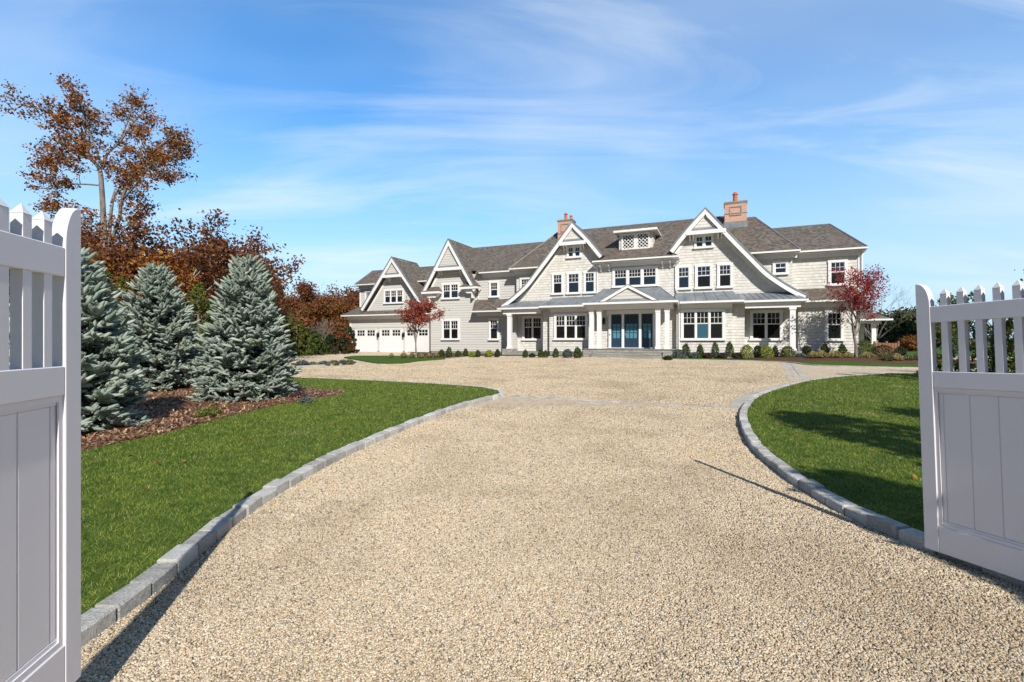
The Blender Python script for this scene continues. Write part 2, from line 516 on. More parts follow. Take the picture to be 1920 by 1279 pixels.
class MB:
    def __init__(self):
        self.v = []
        self.f = []

    def poly(self, pts):
        i = len(self.v)
        self.v += [tuple(p) for p in pts]
        self.f.append(list(range(i, i + len(pts))))

    def hexa(self, p):
        """8 points: bottom loop 0-3, top loop 4-7"""
        i = len(self.v)
        self.v += [tuple(q) for q in p]
        for f in ((3, 2, 1, 0), (4, 5, 6, 7), (0, 1, 5, 4), (1, 2, 6, 5), (2, 3, 7, 6), (3, 0, 4, 7)):
            self.f.append([i + k for k in f])
        return self

    def box(self, x0, x1, y0, y1, z0, z1):
        return self.hexa([(x0, y0, z0), (x1, y0, z0), (x1, y1, z0), (x0, y1, z0),
                          (x0, y0, z1), (x1, y0, z1), (x1, y1, z1), (x0, y1, z1)])

    def prism_y(self, xz, y0, y1):
        """polygon in xz (ccw seen from -y) extruded from y0 to y1"""
        n = len(xz); i = len(self.v)
        self.v += [(x, y0, z) for x, z in xz] + [(x, y1, z) for x, z in xz]
        self.f.append(list(range(i, i + n)))
        self.f.append([i + n + k for k in reversed(range(n))])
        for k in range(n):
            j = (k + 1) % n
            self.f.append([i + j, i + k, i + n + k, i + n + j])
        return self

    def prism_dir(self, pts, d):
        n = len(pts); i = len(self.v)
        d = Vector(d)
        self.v += [tuple(p) for p in pts] + [tuple(Vector(p) + d) for p in pts]
        self.f.append([i + k for k in reversed(range(n))])
        self.f.append([i + n + k for k in range(n)])
        for k in range(n):
            j = (k + 1) % n
            self.f.append([i + k, i + j, i + n + j, i + n + k])
        return self

    def slab(self, pts, th):
        """roof slab: pts on the top face, extruded down by th"""
        return self.prism_dir(pts, (0, 0, -th))

    def strip_y(self, top, bot, y0, y1):
        """curved board: matching xz polylines top and bot, extruded in y"""
        for k in range(len(top) - 1):
            a, b, c, d = top[k], top[k + 1], bot[k + 1], bot[k]
            i = len(self.v)
            self.v += [(a[0], y0, a[1]), (b[0], y0, b[1]), (c[0], y0, c[1]), (d[0], y0, d[1]),
                       (a[0], y1, a[1]), (b[0], y1, b[1]), (c[0], y1, c[1]), (d[0], y1, d[1])]
            fs = [(0, 1, 2, 3), (7, 6, 5, 4), (4, 5, 1, 0), (3, 2, 6, 7)]
            if k == 0:
                fs.append((4, 0, 3, 7))
            if k == len(top) - 2:
                fs.append((1, 5, 6, 2))
            for f in fs:
                self.f.append([i + q for q in f])
        return self

    def tube(self, pts, radii, n=8):
        pts = [Vector(p) for p in pts]
        i = len(self.v)
        prev = None
        for k, p in enumerate(pts):
            d = (pts[min(k + 1, len(pts) - 1)] - pts[max(k - 1, 0)])
            if d.length < 1e-9:
                d = Vector((0, 0, 1))
            d.normalize()
            if prev is None:
                a = d.orthogonal().normalized()
            else:
                a = (prev - d * prev.dot(d))
                a = a.normalized() if a.length > 1e-6 else d.orthogonal().normalized()
            prev = a
            b = d.cross(a)
            r = radii[k] if hasattr(radii, '__len__') else radii
            for q in range(n):
                t = 2 * math.pi * q / n
                self.v.append(tuple(p + (a * math.cos(t) + b * math.sin(t)) * r))
        for k in range(len(pts) - 1):
            for q in range(n):
                w = (q + 1) % n
                self.f.append([i + k * n + q, i + k * n + w, i + (k + 1) * n + w, i + (k + 1) * n + q])
        self.f.append([i + q for q in reversed(range(n))])
        e = i + (len(pts) - 1) * n
        self.f.append([e + q for q in range(n)])
        return self

    def lathe(self, prof, cx, cy, n=16):
        """prof: list of (r, z)"""
        i = len(self.v)
        for r, z in prof:
            for q in range(n):
                t = 2 * math.pi * q / n
                self.v.append((cx + r * math.cos(t), cy + r * math.sin(t), z))
        for k in range(len(prof) - 1):
            for q in range(n):
                w = (q + 1) % n
                self.f.append([i + k * n + q, i + k * n + w, i + (k + 1) * n + w, i + (k + 1) * n + q])
        self.f.append([i + q for q in reversed(range(n))])
        e = i + (len(prof) - 1) * n
        self.f.append([e + q for q in range(n)])
        return self

    def mesh(self, name, material, off=(0, 0, 0), smooth=False, bevel=0.0, tri=False):
        bm = bmesh.new()
        vs = [bm.verts.new((x - off[0], y - off[1], z - off[2])) for x, y, z in self.v]
        for f in self.f:
            try:
                bm.faces.new([vs[k] for k in f])
            except ValueError:
                pass
        bmesh.ops.recalc_face_normals(bm, faces=bm.faces)
        if bevel > 0:
            bmesh.ops.remove_doubles(bm, verts=bm.verts, dist=1e-5)
            bmesh.ops.bevel(bm, geom=[e for e in bm.edges], offset=bevel, segments=1, affect='EDGES', clamp_overlap=True)
        uvl = bm.loops.layers.uv.new('UVMap')
        for f in bm.faces:
            n = f.normal
            t = Vector((0, 0, 1)).cross(n)
            if t.length < 0.05:
                t = Vector((1, 0, 0))
            t.normalize()
            b = n.cross(t)
            for lp in f.loops:
                c = lp.vert.co
                lp[uvl].uv = (c.dot(t) + 50, c.dot(b) + 50)
            f.smooth = smooth
        big = [f for f in bm.faces if len(f.verts) > 4]
        if big:
            bmesh.ops.triangulate(bm, faces=big)
        me = bpy.data.meshes.new(name)
        bm.to_mesh(me)
        bm.free()
        me.materials.append(material)
        return me

    def build(self, name, material, parent=None, off=(0, 0, 0), loc=(0, 0, 0), **kw):
        return link(name, self.mesh(name, material, off, **kw), parent, loc)


# ================================================================== ground
SL = 0.0095
def gz(y):
    return SL * y


def G(px, py, zoff=0.0):
    """where the view through a pixel of the photograph meets the sloping ground"""
    a = (px - 960) / 900.0
    b = (639.5 - py) / 900.0
    t = (ZC - zoff) / (SL - b)
    return (a * t, t)


def catmull(pts, step):
    P = [Vector(p) for p in pts]
    P = [P[0] * 2 - P[1]] + P + [P[-1] * 2 - P[-2]]
    dense = []
    for i in range(1, len(P) - 2):
        p0, p1, p2, p3 = P[i - 1], P[i], P[i + 1], P[i + 2]
        for k in range(24):
            t = k / 24.0
            dense.append(0.5 * ((2 * p1) + (-p0 + p2) * t + (2 * p0 - 5 * p1 + 4 * p2 - p3) * t * t + (-p0 + 3 * p1 - 3 * p2 + p3) * t ** 3))
    dense.append(P[-2])
    out = [dense[0]]
    acc = 0.0
    for a, b in zip(dense, dense[1:]):
        seg = (b - a).length
        while acc + seg >= step:
            f = (step - acc) / seg if seg > 0 else 0
            a = a + (b - a) * f
            out.append(a.copy())
            seg = (b - a).length
            acc = 0.0
        acc += seg
    return out


def poly_slab(name, pts, top, material, thick=0.12, kind='structure'):
    """flat slab following the ground slope, top metres above it"""
    mb = MB()
    n = len(pts)
    up = [(x, y, gz(y) + top) for x, y in pts]
    dn = [(x, y, gz(y) + top - thick) for x, y in pts]
    mb.poly(up)
    for k in range(n):
        j = (k + 1) % n
        mb.poly([dn[k], dn[j], up[j], up[k]])
    o = mb.build(name, material)
    o['kind'] = kind
    return o


# base ground to the horizon
mb = MB()
mb.poly([(-400, -60, gz(-60) - 0.03), (400, -60, gz(-60) - 0.03), (400, 500, gz(500) - 0.03), (-400, 500, gz(500) - 0.03)])
o = mb.build('ground', M['wood_floor']); o['kind'] = 'structure'
# gravel court and drive
mb = MB()
mb.poly([(-20, -12, gz(-12)), (32, -12, gz(-12)), (32, 46, gz(46)), (-17.5, 46, gz(46)), (-15.6, 36, gz(36)), (-20, 33, gz(33))])
o = mb.build('gravel_driveway', M['gravel']); o['kind'] = 'structure'

LG = [(-1.93, -8), (-1.93, -3), (-1.93, 0.5), (-1.93, 2.16), (-1.94, 2.64), (-2.0, 3.16), (-2.05, 3.7), (-2.05, 4.3), (-1.97, 5.2), (-1.78, 6.27), (-1.40, 7.92), (-0.98, 9.3),
      (-0.50, 10.4), (-0.22, 11.05), (-0.17, 11.4), (-0.27, 11.85), (-0.55, 12.4), (-0.95, 12.85), (-2.45, 13.74), (-4.25, 14.6), (-6.96, 15.66), (-10, 16.7), (-16, 18.6), (-24, 21)]
RG = [(4.6, -8), (3.9, -1.5), (3.42, 0.8), (3.0, 2.15), (2.80, 2.78), (2.69, 3.12), (2.605, 3.46), (2.585, 3.8), (2.62, 4.25), (2.72, 4.96), (2.95, 5.89), (3.29, 6.85), (3.75, 7.92), (4.41, 9.19), (5.29, 10.58),
      (6.34, 11.88), (8.49, 14.15), (10.49, 15.74), (12.23, 16.7), (14.76, 17.6), (19, 18.4), (28, 19)]
KW = 0.125


def offset_poly(pts, d):
    out = []
    for k, p in enumerate(pts):
        a = pts[max(k - 1, 0)]; b = pts[min(k + 1, len(pts) - 1)]
        t = (b - a).normalized()
        out.append(p + Vector((-t.y, t.x)) * d)
    return out


def kerb(name, ctrl, side, h0=0.085, stone=0.23, w=KW, skip_after=None, material=None, jit=1.0, gap=0.005, y_min=None):
    c = catmull([Vector(p) for p in ctrl], stone)
    inner = offset_poly(c, side * w)
    mb = MB()
    rnd = random.Random(len(c))
    for k in range(len(c) - 1):
        a, b, bi, ai = c[k], c[k + 1], inner[k + 1], inner[k]
        t = (b - a).normalized() * gap * 0.5
        h = h0 + rnd.uniform(-0.009, 0.007) * jit
        q = [a + t, b - t, bi - t, ai + t]
        pts = []
        n = Vector((-(b - a).normalized().y, (b - a).normalized().x)) * side
        sh = n * rnd.uniform(-0.009, 0.008) * jit
        q = [p + sh for p in q]
        cb = [(p.x, p.y, gz(p.y) - 0.08) for p in q]
        hh = [h + rnd.uniform(-0.008, 0.007) * jit for _ in range(4)]
        ct = [(p.x, p.y, gz(p.y) + hh[i]) for i, p in enumerate(q)]
        mb.hexa(cb + ct)
    o = mb.build(name, material or M['granite'], bevel=0.009 if jit > 0.5 else 0.0)
    o['kind'] = 'structure'
    # mortar bed below the stones
    mb2 = MB()
    cc = offset_poly(c, side * 0.016); ii = offset_poly(c, side * (w - 0.016))
    for k in range(len(c) - 1):
        q = [cc[k], cc[k + 1], ii[k + 1], ii[k]]
        mb2.poly([(p.x, p.y, gz(p.y) + h0 - 0.035) for p in q])
        mb2.poly([(cc[k].x, cc[k].y, gz(cc[k].y) - 0.05), (cc[k + 1].x, cc[k + 1].y, gz(cc[k + 1].y) - 0.05),
                  (cc[k + 1].x, cc[k + 1].y, gz(cc[k + 1].y) + h0 - 0.035), (cc[k].x, cc[k].y, gz(cc[k].y) + h0 - 0.035)])
    o2 = mb2.build('kerb_mortar', M['foundation']); o2['kind'] = 'structure'
    return c, inner


kl, kli = kerb('granite_kerb', LG, 1)
kr, kri = kerb('granite_kerb', RG, -1)
LAWN_H = 0.075
left_poly = [(p.x, p.y) for p in kli] + [(-60, 24), (-60, -8)]
right_poly = [(p.x, p.y) for p in kri] + [(45, 19), (45, -8)]
poly_slab('lawn', left_poly, LAWN_H, M['lawn_soil'])
poly_slab('lawn', right_poly, LAWN_H, M['lawn_soil'])

# mulch bed under the spruces
MUL = [(-5.2, 3.0), (-4.96, 5.55), (-4.80, 6.2), (-4.72, 6.74), (-4.69, 7.54), (-4.6, 8.63), (-4.34, 9.76), (-4.0, 10.6), (-3.9, 11.24), (-4.2, 11.7), (-4.9, 12.0), (-7, 13.4), (-9.5, 15.3), (-14, 17.2), (-24, 19), (-40, 16), (-40, 3)]
mulch_poly = [(p.x, p.y) for p in catmull([Vector(p) for p in MUL[:13]], 0.25)] + MUL[13:]
poly_slab('mulch_bed', mulch_poly, LAWN_H + 0.012, M['mulch'], 0.05)

# stone bands set flush in the gravel
def band(name, a, b, w, n_rows=2):
    a = Vector(a); b = Vector(b)
    L = (b - a).length
    t = (b - a) / L
    nrm = Vector((-t.y, t.x))
    mb = MB()
    rnd = random.Random(3)
    rw = w / n_rows
    for r in range(n_rows):
        s = rnd.uniform(-0.2, 0)
        while s < L:
            l = rnd.uniform(0.18, 0.26)
            s0, s1 = max(s, 0), min(s + l - 0.012, L)
            if s1 - s0 > 0.04:
                q = [a + t * s0 + nrm * (r * rw), a + t * s1 + nrm * (r * rw), a + t * s1 + nrm * ((r + 1) * rw - 0.012), a + t * s0 + nrm * ((r + 1) * rw - 0.012)]
                z = 0.012 + rnd.uniform(-0.004, 0.006)
                mb.hexa([(p.x, p.y, gz(p.y) - 0.05) for p in q] + [(p.x, p.y, gz(p.y) + z) for p in q])
            s += l
    o = mb.build(name, M['cobble'], bevel=0.006)
    o['kind'] = 'structure'
band('cobble_band', (-0.12, 11.22), (4.36, 9.18), 0.20, 1)
band('cobble_band', (9.45, 15.25), (14.55, 24.7), 0.62, 3)
# flush cobbles widening round the nose of the right lawn
c, i2 = kerb('cobble_band', [(4.45, 9.27), (5.26, 10.65), (6.32, 11.96), (8.45, 14.23)], 1, h0=0.014, stone=0.24, w=0.26, material=M['cobble'], jit=0.3)

# far kerb in front of the house and the beds behind it
FC = [(-5.9, 26.2), (-5.17, 27.36), (-4.23, 29.27), (-2.91, 32.3), (-0.74, 32.9), (2.2, 32.6), (4.89, 31.46), (9.11, 29.27), (10.81, 28.45), (13.38, 26.9), (14.65, 25.6), (14.55, 24.3), (14.6, 23.0), (15.6, 22.0), (18.03, 20.81), (24, 18.9), (32, 18.5)]
fk, fki = kerb('granite_kerb', FC, 1, h0=0.05, stone=0.45, w=0.14, material=M['cobble'], jit=0.4)
bed_poly = [(p.x, p.y) for p in fki] + [(40, 22), (34, 34), (24, 40), (-10, 44), (-8.2, 40.6), (-7.4, 37.0), (-6.9, 33.2)]
poly_slab('planting_bed', bed_poly, 0.03, M['mulch_dark'], 0.1)
# grass island by the garage court
ISL = [G(645, 671), G(665, 668.6), G(700, 668.3), G(742, 668.6), G(800, 671.5), G(835, 673.8), G(790, 677.5), G(755, 682.3), G(718, 682.8), G(690, 679.5), G(668, 675.5), G(648, 672.5)]
isl_c = catmull([Vector(p) for p in ISL + ISL[:1]], 0.3)
poly_slab('lawn', [(p.x, p.y) for p in isl_c], 0.06, M['lawn_soil'])
# low planted island at the left
IS2 = [G(560, 688.5), G(600, 686.5), G(640, 684), G(664, 682.5), G(668, 679.5), G(640, 680), G(600, 681.5), G(545, 683)]
poly_slab('planting_bed', IS2, 0.05, M['mulch_dark'])
kerb('granite_kerb', [G(548, 690.5), G(600, 687.6), G(640, 684.8), G(667, 683.2)], 1, h0=0.09, stone=0.4, w=0.14, material=M['cobble'], jit=0.4)
# grass verge in front of the right bed
VER = [(p.x, p.y) for p in fki if p.x > 9.0] 
ver_back = [G(1740, 686), G(1640, 683), G(1560, 679), G(1500, 676), G(1420, 674), G(1340, 673)]
poly_slab('lawn', VER + [(36, 19.2), (36, 21.2)] + ver_back, 0.055, M['lawn_soil'], 0.08)
# raised mulch mound behind it
def mound(name, pts, h, material):
    mbx = MB()
    c = Vector((sum(p[0] for p in pts) / len(pts), sum(p[1] for p in pts) / len(pts)))
    rings = []
    for f, zf in ((1.0, 0.03), (0.93, 0.45), (0.8, 0.8), (0.6, 1.0)):
        rings.append([(c.x + (p[0] - c.x) * f, c.y + (p[1] - c.y) * f, gz(p[1]) + 0.02 + h * zf) for p in pts])
    n = len(pts)
    for a, b in zip(rings, rings[1:]):
        for k in range(n):
            j = (k + 1) % n
            mbx.poly([a[k], a[j], b[j], b[k]])
    mbx.poly(rings[-1])
    ob = mbx.build(name, material, smooth=True); ob['kind'] = 'structure'
mound('mulch_bed', [(13.8, 27.3), (16.2, 25.6), (19.2, 24.6), (25.0, 23.8), (31, 24), (31, 27), (24, 29.2), (17.5, 30.5), (13.6, 31)], 0.22, M['mulch_dark'])
# path at the far right
poly_slab('path', [(20.5, 25.2), (26.5, 23.6), (40, 25), (40, 27), (27, 26.2), (21, 27.0)], 0.30, M['cobble'], 0.1)
# lawn right of the house
poly_slab('lawn', [(22, 29), (60, 26), (80, 60), (30, 60)], 0.12, M['lawn_soil'], 0.1)

# ================================================================== house
TH = math.radians(23.6)
HB = 0.30
HO = Vector((8.613, 33.231, HB))
house = thing('mansion', 'long shingled grey mansion with swooping white gables, garage wing and two brick chimneys', 'house', HO, -TH)
OFF = (0, 0, HB)
HOUSE_PARTS = []


def hw(X, v, z=0.0):
    """house coordinates -> world"""
    return Vector((HO.x + X * math.cos(TH) + v * math.sin(TH), HO.y - X * math.sin(TH) + v * math.cos(TH), z))


def part(name, mb, m, parent=None, **kw):
    ob = mb.build(name, M[m] if isinstance(m, str) else m, parent or house, OFF, **kw)
    HOUSE_PARTS.append(ob)
    return ob


# ---- walls: solid blocks, each with its own front plane
def block(X0, X1, v0, v1, z0, z1, m='shingle_wall', found=False):
    part('wall', MB().box(X0, X1, v0, v1, z0, z1), m)
    if found:
        part('foundation', MB().box(X0 + 0.03, X1 - 0.03, v0 + 0.03, v1 - 0.03, 0.0, z0), 'foundation')

block(-9.15, 9.42, 0.30, 10.8, 4.05, 6.95)                       # upper centre
block(-9.45, 9.75, 0.92, 10.6, 0.62, 4.05, found=True)           # lower centre
block(-2.9, 2.68, -0.35, 3.0, 0.80, 4.3)                          # entrance wall
block(-6.10, -2.92, -0.75, 3.0, 0.66, 4.0, found=True)           # left bay
block(2.70, 6.01, -0.75, 3.0, 0.66, 4.0, found=True)             # right bay
block(-6.72, -6.105, -0.40, 3.0, 0.64, 4.0, found=True)
block(6.015, 6.73, -0.40, 3.0, 0.68, 4.0, found=True)
block(9.40, 13.15, 1.40, 10.4, 4.03, 7.0)                         # right wing upper
block(9.76, 12.86, 0.50, 10.2, 0.68, 4.03, found=True)            # right wing lower
block(-17.12, -9.30, 0.50, 10.2, 0.56, 4.02, 'clapboard', True)   # middle wing lower
block(-17.10, -12.95, 0.505, 6.0, 4.02, 6.0, 'clapboard')         # middle gable bay upper
block(-16.8, -9.1, 0.75, 10.0, 4.02, 6.85, 'clapboard')            # middle wing upper
block(-26.75, -17.13, 1.50, 9.4, 0.50, 3.86, 'clapboard', True)   # garage lower
block(-27.75, -16.9, 4.00, 9.7, 4.0, 6.95, 'clapboard')          # garage upper


def curve_at(pts, d):
    for a, b in zip(pts, pts[1:]):
        if a[0] <= d <= b[0]:
            f = (d - a[0]) / (b[0] - a[0])
            return a[1] + (b[1] - a[1]) * f
    return pts[-1][1]


def smooth_curve(pts, step=0.22):
    c = catmull([Vector(p) for p in pts], step)
    r = [(p.x, p.y) for p in c]
    if (c[-1] - Vector(pts[-1])).length > 0.02:
        r.append(tuple(pts[-1]))
    return r


def norm_off(pts, d):
    out = []
    for k, p in enumerate(pts):
        a = pts[max(k - 1, 0)]; b = pts[min(k + 1, len(pts) - 1)]
        t = Vector((b[0] - a[0], b[1] - a[1])).normalized()
        n = Vector((-t.y, t.x))
        if n.y > 0:
            n = -n
        out.append((p[0] + n.x * d, p[1] + n.y * d))
    return out


def gable(gx, left, right, vr, vb, vw, zb, wall_m, zwall, inner_cut=None):
    """left/right: (distance from the apex line, z) rake curves; vr rake plane; vb back of roof; vw wall plane"""
    for sg, crv in ((-1, left), (1, right)):
        crv = smooth_curve(crv)
        top = [(gx + sg * d, z) for d, z in crv]
        # roof slab
        up = norm_off(crv, -0.05); lo = norm_off(crv, 0.09)
        up[0] = (0.0, crv[0][1] + 0.075); lo[0] = (0.0, crv[0][1] - 0.12)
        mb = MB().strip_y([(gx + sg * d, z) for d, z in up], [(gx + sg * d, z) for d, z in lo], vr + 0.0, vb)
        part('roof', mb, 'shake_roof')
        # rake board
        o1 = norm_off(crv, 0.02); o2 = norm_off(crv, 0.27)
        o1[0] = (0.0, crv[0][1] - 0.02)
        k0 = 0
        o2[0] = (0.0, crv[0][1] - 0.40)
        o2 = [o2[0]] + [(max(q[0], 0.0), q[1]) for q in o2[1:]]
        part('rake_board', MB().strip_y([(gx + sg * d, z) for d, z in o1], [(gx + sg * d, z) for d, z in o2], vr - 0.06, vr + 0.02), 'trim')
        # cap along the roof edge
        e1 = norm_off(crv, -0.075); e2 = norm_off(crv, 0.018)
        e1[0] = (0.0, crv[0][1] + 0.10); e2[0] = (0.0, crv[0][1] - 0.018)
        part('roof_edge', MB().strip_y([(gx + sg * d, z) for d, z in e1], [(gx + sg * d, z) for d, z in e2], vr - 0.085, vr - 0.003), 'lead')
        # frieze board on the wall under the rake
        i1 = norm_off(crv, 0.20); i2 = norm_off(crv, 0.40)
        ok = [k for k in range(len(crv)) if crv[k][1] < zb - 0.15]
        if len(ok) > 2:
            a = [(gx + sg * i1[k][0], i1[k][1]) for k in ok]
            b = [(gx + sg * i2[k][0], i2[k][1]) for k in ok]
            part('frieze_board', MB().strip_y(a, b, vw - 0.035, vw + 0.01), 'trim')
    # wall under the rakes
    L = norm_off(smooth_curve(left), 0.12); R = norm_off(smooth_curve(right), 0.12)
    za = left[0][1] - 0.2
    poly = [(gx - d, z) for d, z in reversed(L[1:]) if z > zwall + 0.02]
    poly += [(gx, za)] + [(gx + d, z) for d, z in R[1:] if z > zwall + 0.02]
    dl = [d for d, z in L if z > zwall + 0.02][-1]; dr = [d for d, z in R if z > zwall + 0.02][-1]
    poly += [(gx + dr, zwall), (gx - dl, zwall)]
    part('wall', MB().prism_y(poly, vw, vb - 0.2), wall_m)
    # projecting peak: beam, soffit, lead ledge and little triangle
    hl = [d for d, z in smooth_curve(left) if z > zb + 0.02][-1]
    hb = hl + 0.02
    part('gable_beam', MB().box(gx - hb, gx + hb, vr - 0.09, vr + 0.04, zb - 0.24, zb), 'trim')
    part('soffit', MB().box(gx - hb + 0.05, gx + hb - 0.05, vr + 0.045, vw - 0.002, zb - 0.14, zb - 0.06), 'trim')
    vt = vr + 0.09
    zl = zb + 0.22
    part('lead_ledge', MB().prism_dir([(gx - hb + 0.06, vr - 0.03, zb + 0.005), (gx + hb - 0.06, vr - 0.03, zb + 0.005), (gx + hb - 0.22, vt + 0.02, zl), (gx - hb + 0.22, vt + 0.02, zl)], (0, 0, -0.03)), 'lead')
    ht = hb - 0.18
    part('wall', MB().prism_y([(gx - ht, zb - 0.05), (gx + ht, zb - 0.05), (gx, left[0][1] - 0.2)], vt, vw - 0.003), wall_m)
    for sx in (-1, 1):
        for dx in (0.10, 0.30):
            X = gx + sx * (hb - 0.16 - dx)
            mb = MB()
            mb.prism_dir([(X - 0.045, vw - 0.001, zb - 0.15), (X - 0.045, vr + 0.12, zb - 0.15), (X - 0.045, vr + 0.14, zb - 0.24), (X - 0.045, vw - 0.22, zb - 0.34), (X - 0.045, vw - 0.12, zb - 0.50), (X - 0.045, vw - 0.001, zb - 0.54)], (0.09, 0, 0))
            part('bracket', mb, 'trim')

SW = [(0, 9.93), (0.9, 8.83), (1.75, 7.78), (2.5, 6.88), (3.0, 6.28), (3.6, 5.60), (4.4, 4.93), (5.0, 4.50), (5.62, 4.13)]
INN = [(0, 9.93), (1.1, 8.75), (2.2, 7.38)]
gable(-4.43, SW, INN, -0.55, 5.2, 0.0, 8.55, 'shingle_wall', 4.3)
gable(4.45, INN, SW, -0.55, 5.2, 0.0, 8.55, 'shingle_wall', 4.3)
MIDC = [(0, 9.71), (1.3, 7.53), (2.55, 5.48)]
gable(-15.06, MIDC, MIDC, 0.0, 5.1, 0.505, 7.42, 'clapboard', 6.0)
GARC = [(0, 9.0), (1.3, 7.30), (2.6, 5.60), (3.55, 4.36)]
gable(-22.04, GARC, GARC, 1.7, 5.6, 2.3, 7.42, 'clapboard', 4.0)
# wall between the two big gables
part('wall', MB().box(-2.32, 2.34, -0.004, 0.31, 4.3, 6.9), 'shingle_wall')
part('wall', MB().box(-2.9, -2.33, 0.004, 0.31, 4.3, 7.2), 'shingle_wall')
part('wall', MB().box(2.35, 2.9, 0.004, 0.31, 4.3, 7.2), 'shingle_wall')


# ---- main roofs
def roof(faces, th=0.12, m='shake_roof'):
    mb = MB()
    for f in faces:
        mb.slab(f, th)
    return part('roof', mb, m)

roof([[(-9.5, -.3, 6.95), (-7.0, -.3, 6.95), (-6.6, .3, 7.34), (-4.3, .3, 7.34), (-4.3, 5.5, 10.75), (-7.5, 5.5, 10.75)],
      [(-4.3, .3, 7.59), (-2.3, .3, 7.59), (-2.3, -.62, 7.03), (2.3, -.62, 7.03), (2.3, .3, 7.59), (4.4, .3, 7.59), (4.4, 5.5, 10.75), (-4.3, 5.5, 10.75)],
      [(-2.95, -.62, 7.03), (-2.301, -.62, 7.03), (-2.301, .0, 7.41)], [(2.301, -.62, 7.03), (2.85, -.62, 7.03), (2.301, .0, 7.41)],
      [(4.4, .3, 7.34), (6.6, .3, 7.34), (7.0, -.3, 6.95), (9.75, -.3, 6.95), (7.6, 4.86, 10.33), (5.9, 4.86, 10.33), (5.9, 5.5, 10.75), (4.4, 5.5, 10.75)],
      [(9.75, -.3, 6.95), (9.75, 11.3, 6.95), (7.6, 6.2, 10.33), (7.6, 4.86, 10.33)],
      [(5.9, 4.86, 10.33), (7.6, 4.86, 10.33), (7.6, 6.2, 10.33), (5.9, 6.2, 10.33)],
      [(-7.5, 5.5, 10.75), (-9.5, 11.3, 6.95), (-9.5, -.3, 6.95)],
      [(-7.5, 5.5, 10.75), (5.9, 5.5, 10.75), (5.9, 6.2, 10.33), (7.6, 6.2, 10.33), (9.75, 11.3, 6.95), (-9.5, 11.3, 6.95)]])
roof([[(-12.75, .3, 6.90), (-8.6, .3, 6.90), (-7.2, 5.5, 10.0), (-16.0, 5.5, 10.0), (-16.5, .9, 7.258), (-12.75, .9, 7.258)],
      [(-16.0, 5.5, 10.0), (-7.2, 5.5, 10.0), (-8.6, 10.3, 6.94), (-17.0, 10.3, 6.94)],
      [(-16.5, .9, 7.258), (-16.0, 5.5, 10.0), (-17.0, 10.3, 6.94)]])
roof([[(-27.95, 3.4, 6.97), (-16.0, 3.4, 6.97), (-16.0, 5.5, 8.60), (-27.35, 5.4, 8.55)],
      [(-27.35, 5.4, 8.55), (-16.0, 5.5, 8.60), (-16.0, 10.0, 6.97), (-27.95, 10.0, 6.97)],
      [(-27.95, 3.4, 6.97), (-27.35, 5.4, 8.55), (-27.95, 10.0, 6.97)]])
roof([[(8.0, .9, 7.04), (13.4, .9, 7.04), (12.35, 5.9, 9.6), (8.0, 5.9, 9.6)],
      [(13.4, .9, 7.04), (13.4, 10.7, 7.04), (12.35, 5.9, 9.6)],
      [(12.35, 5.9, 9.6), (13.4, 10.7, 7.04), (8.0, 10.7, 7.04), (8.0, 5.9, 9.6)]])
# lower skirts: garage, middle, right wing
roof([[(-27.2, .9, 3.80), (-16.9, .9, 3.80), (-16.9, 4.05, 4.86), (-27.95, 4.05, 4.80)],
      [(-27.2, .9, 3.80), (-27.95, 4.05, 4.80), (-28.0, 9.0, 4.0)]], 0.08)
roof([[(-12.75, -0.25, 3.78), (-8.9, -0.25, 3.78), (-8.9, 0.77, 4.76), (-13.05, 0.77, 4.76)]], 0.10)
roof([[(9.0, 0.0, 3.86), (13.15, 0.0, 3.86), (12.9, 1.42, 4.72), (9.0, 1.42, 4.72)],
      [(13.15, 0.0, 3.86), (13.5, 9.5, 3.86), (13.1, 9.0, 4.72), (12.9, 1.42, 4.72)]], 0.10)
# small returns on the middle gable
for X0, X1, zz in ((-17.66, -15.9, 5.56), (-13.98, -12.36, 5.80)):
    mid = (X0 + X1) / 2
    roof([[(X0, -0.12, zz), (X1, -0.12, zz), (X1 - 0.42, 0.52, zz + 0.42), (X0 + 0.42, 0.52, zz + 0.42)],
          [(X0, 0.52, zz), (X0, -0.12, zz), (X0 + 0.42, 0.52, zz + 0.42)],
          [(X1, -0.12, zz), (X1, 0.52, zz), (X1 - 0.42, 0.52, zz + 0.42)]], 0.05)
    part('gable_return', MB().box(X0 + 0.01, X1 - 0.01, -0.125, 0.50, zz - 0.22, zz - 0.055), 'trim')
    part('soffit', MB().prism_y([(X0 + 0.15, zz - 0.225), (X0 + 0.55, zz - 0.55), (X1 - 0.55, zz - 0.55), (X1 - 0.15, zz - 0.225)], 0.12, 0.5), 'trim')
    part('bracket', MB().box((X0 + 0.55 if X0 < -16 else X1 - 0.65), (X0 + 0.65 if X0 < -16 else X1 - 0.55), 0.1, 0.504, zz - 0.95, zz - 0.56), 'trim')

# ---- lead-coated lower roofs with standing seams
def lead_roof(faces, seams):
    mb = MB()
    for f in faces:
        mb.slab(f, 0.07)
    for a, b in seams:
        a = Vector(a); b = Vector(b)
        mb.tube([a + Vector((0, 0, .015)), b + Vector((0, 0, .015))], 0.016, 4)
    return part('metal_roof', mb, 'lead')

def lerp(a, b, f):
    return tuple(x + (y - x) * f for x, y in zip(a, b))

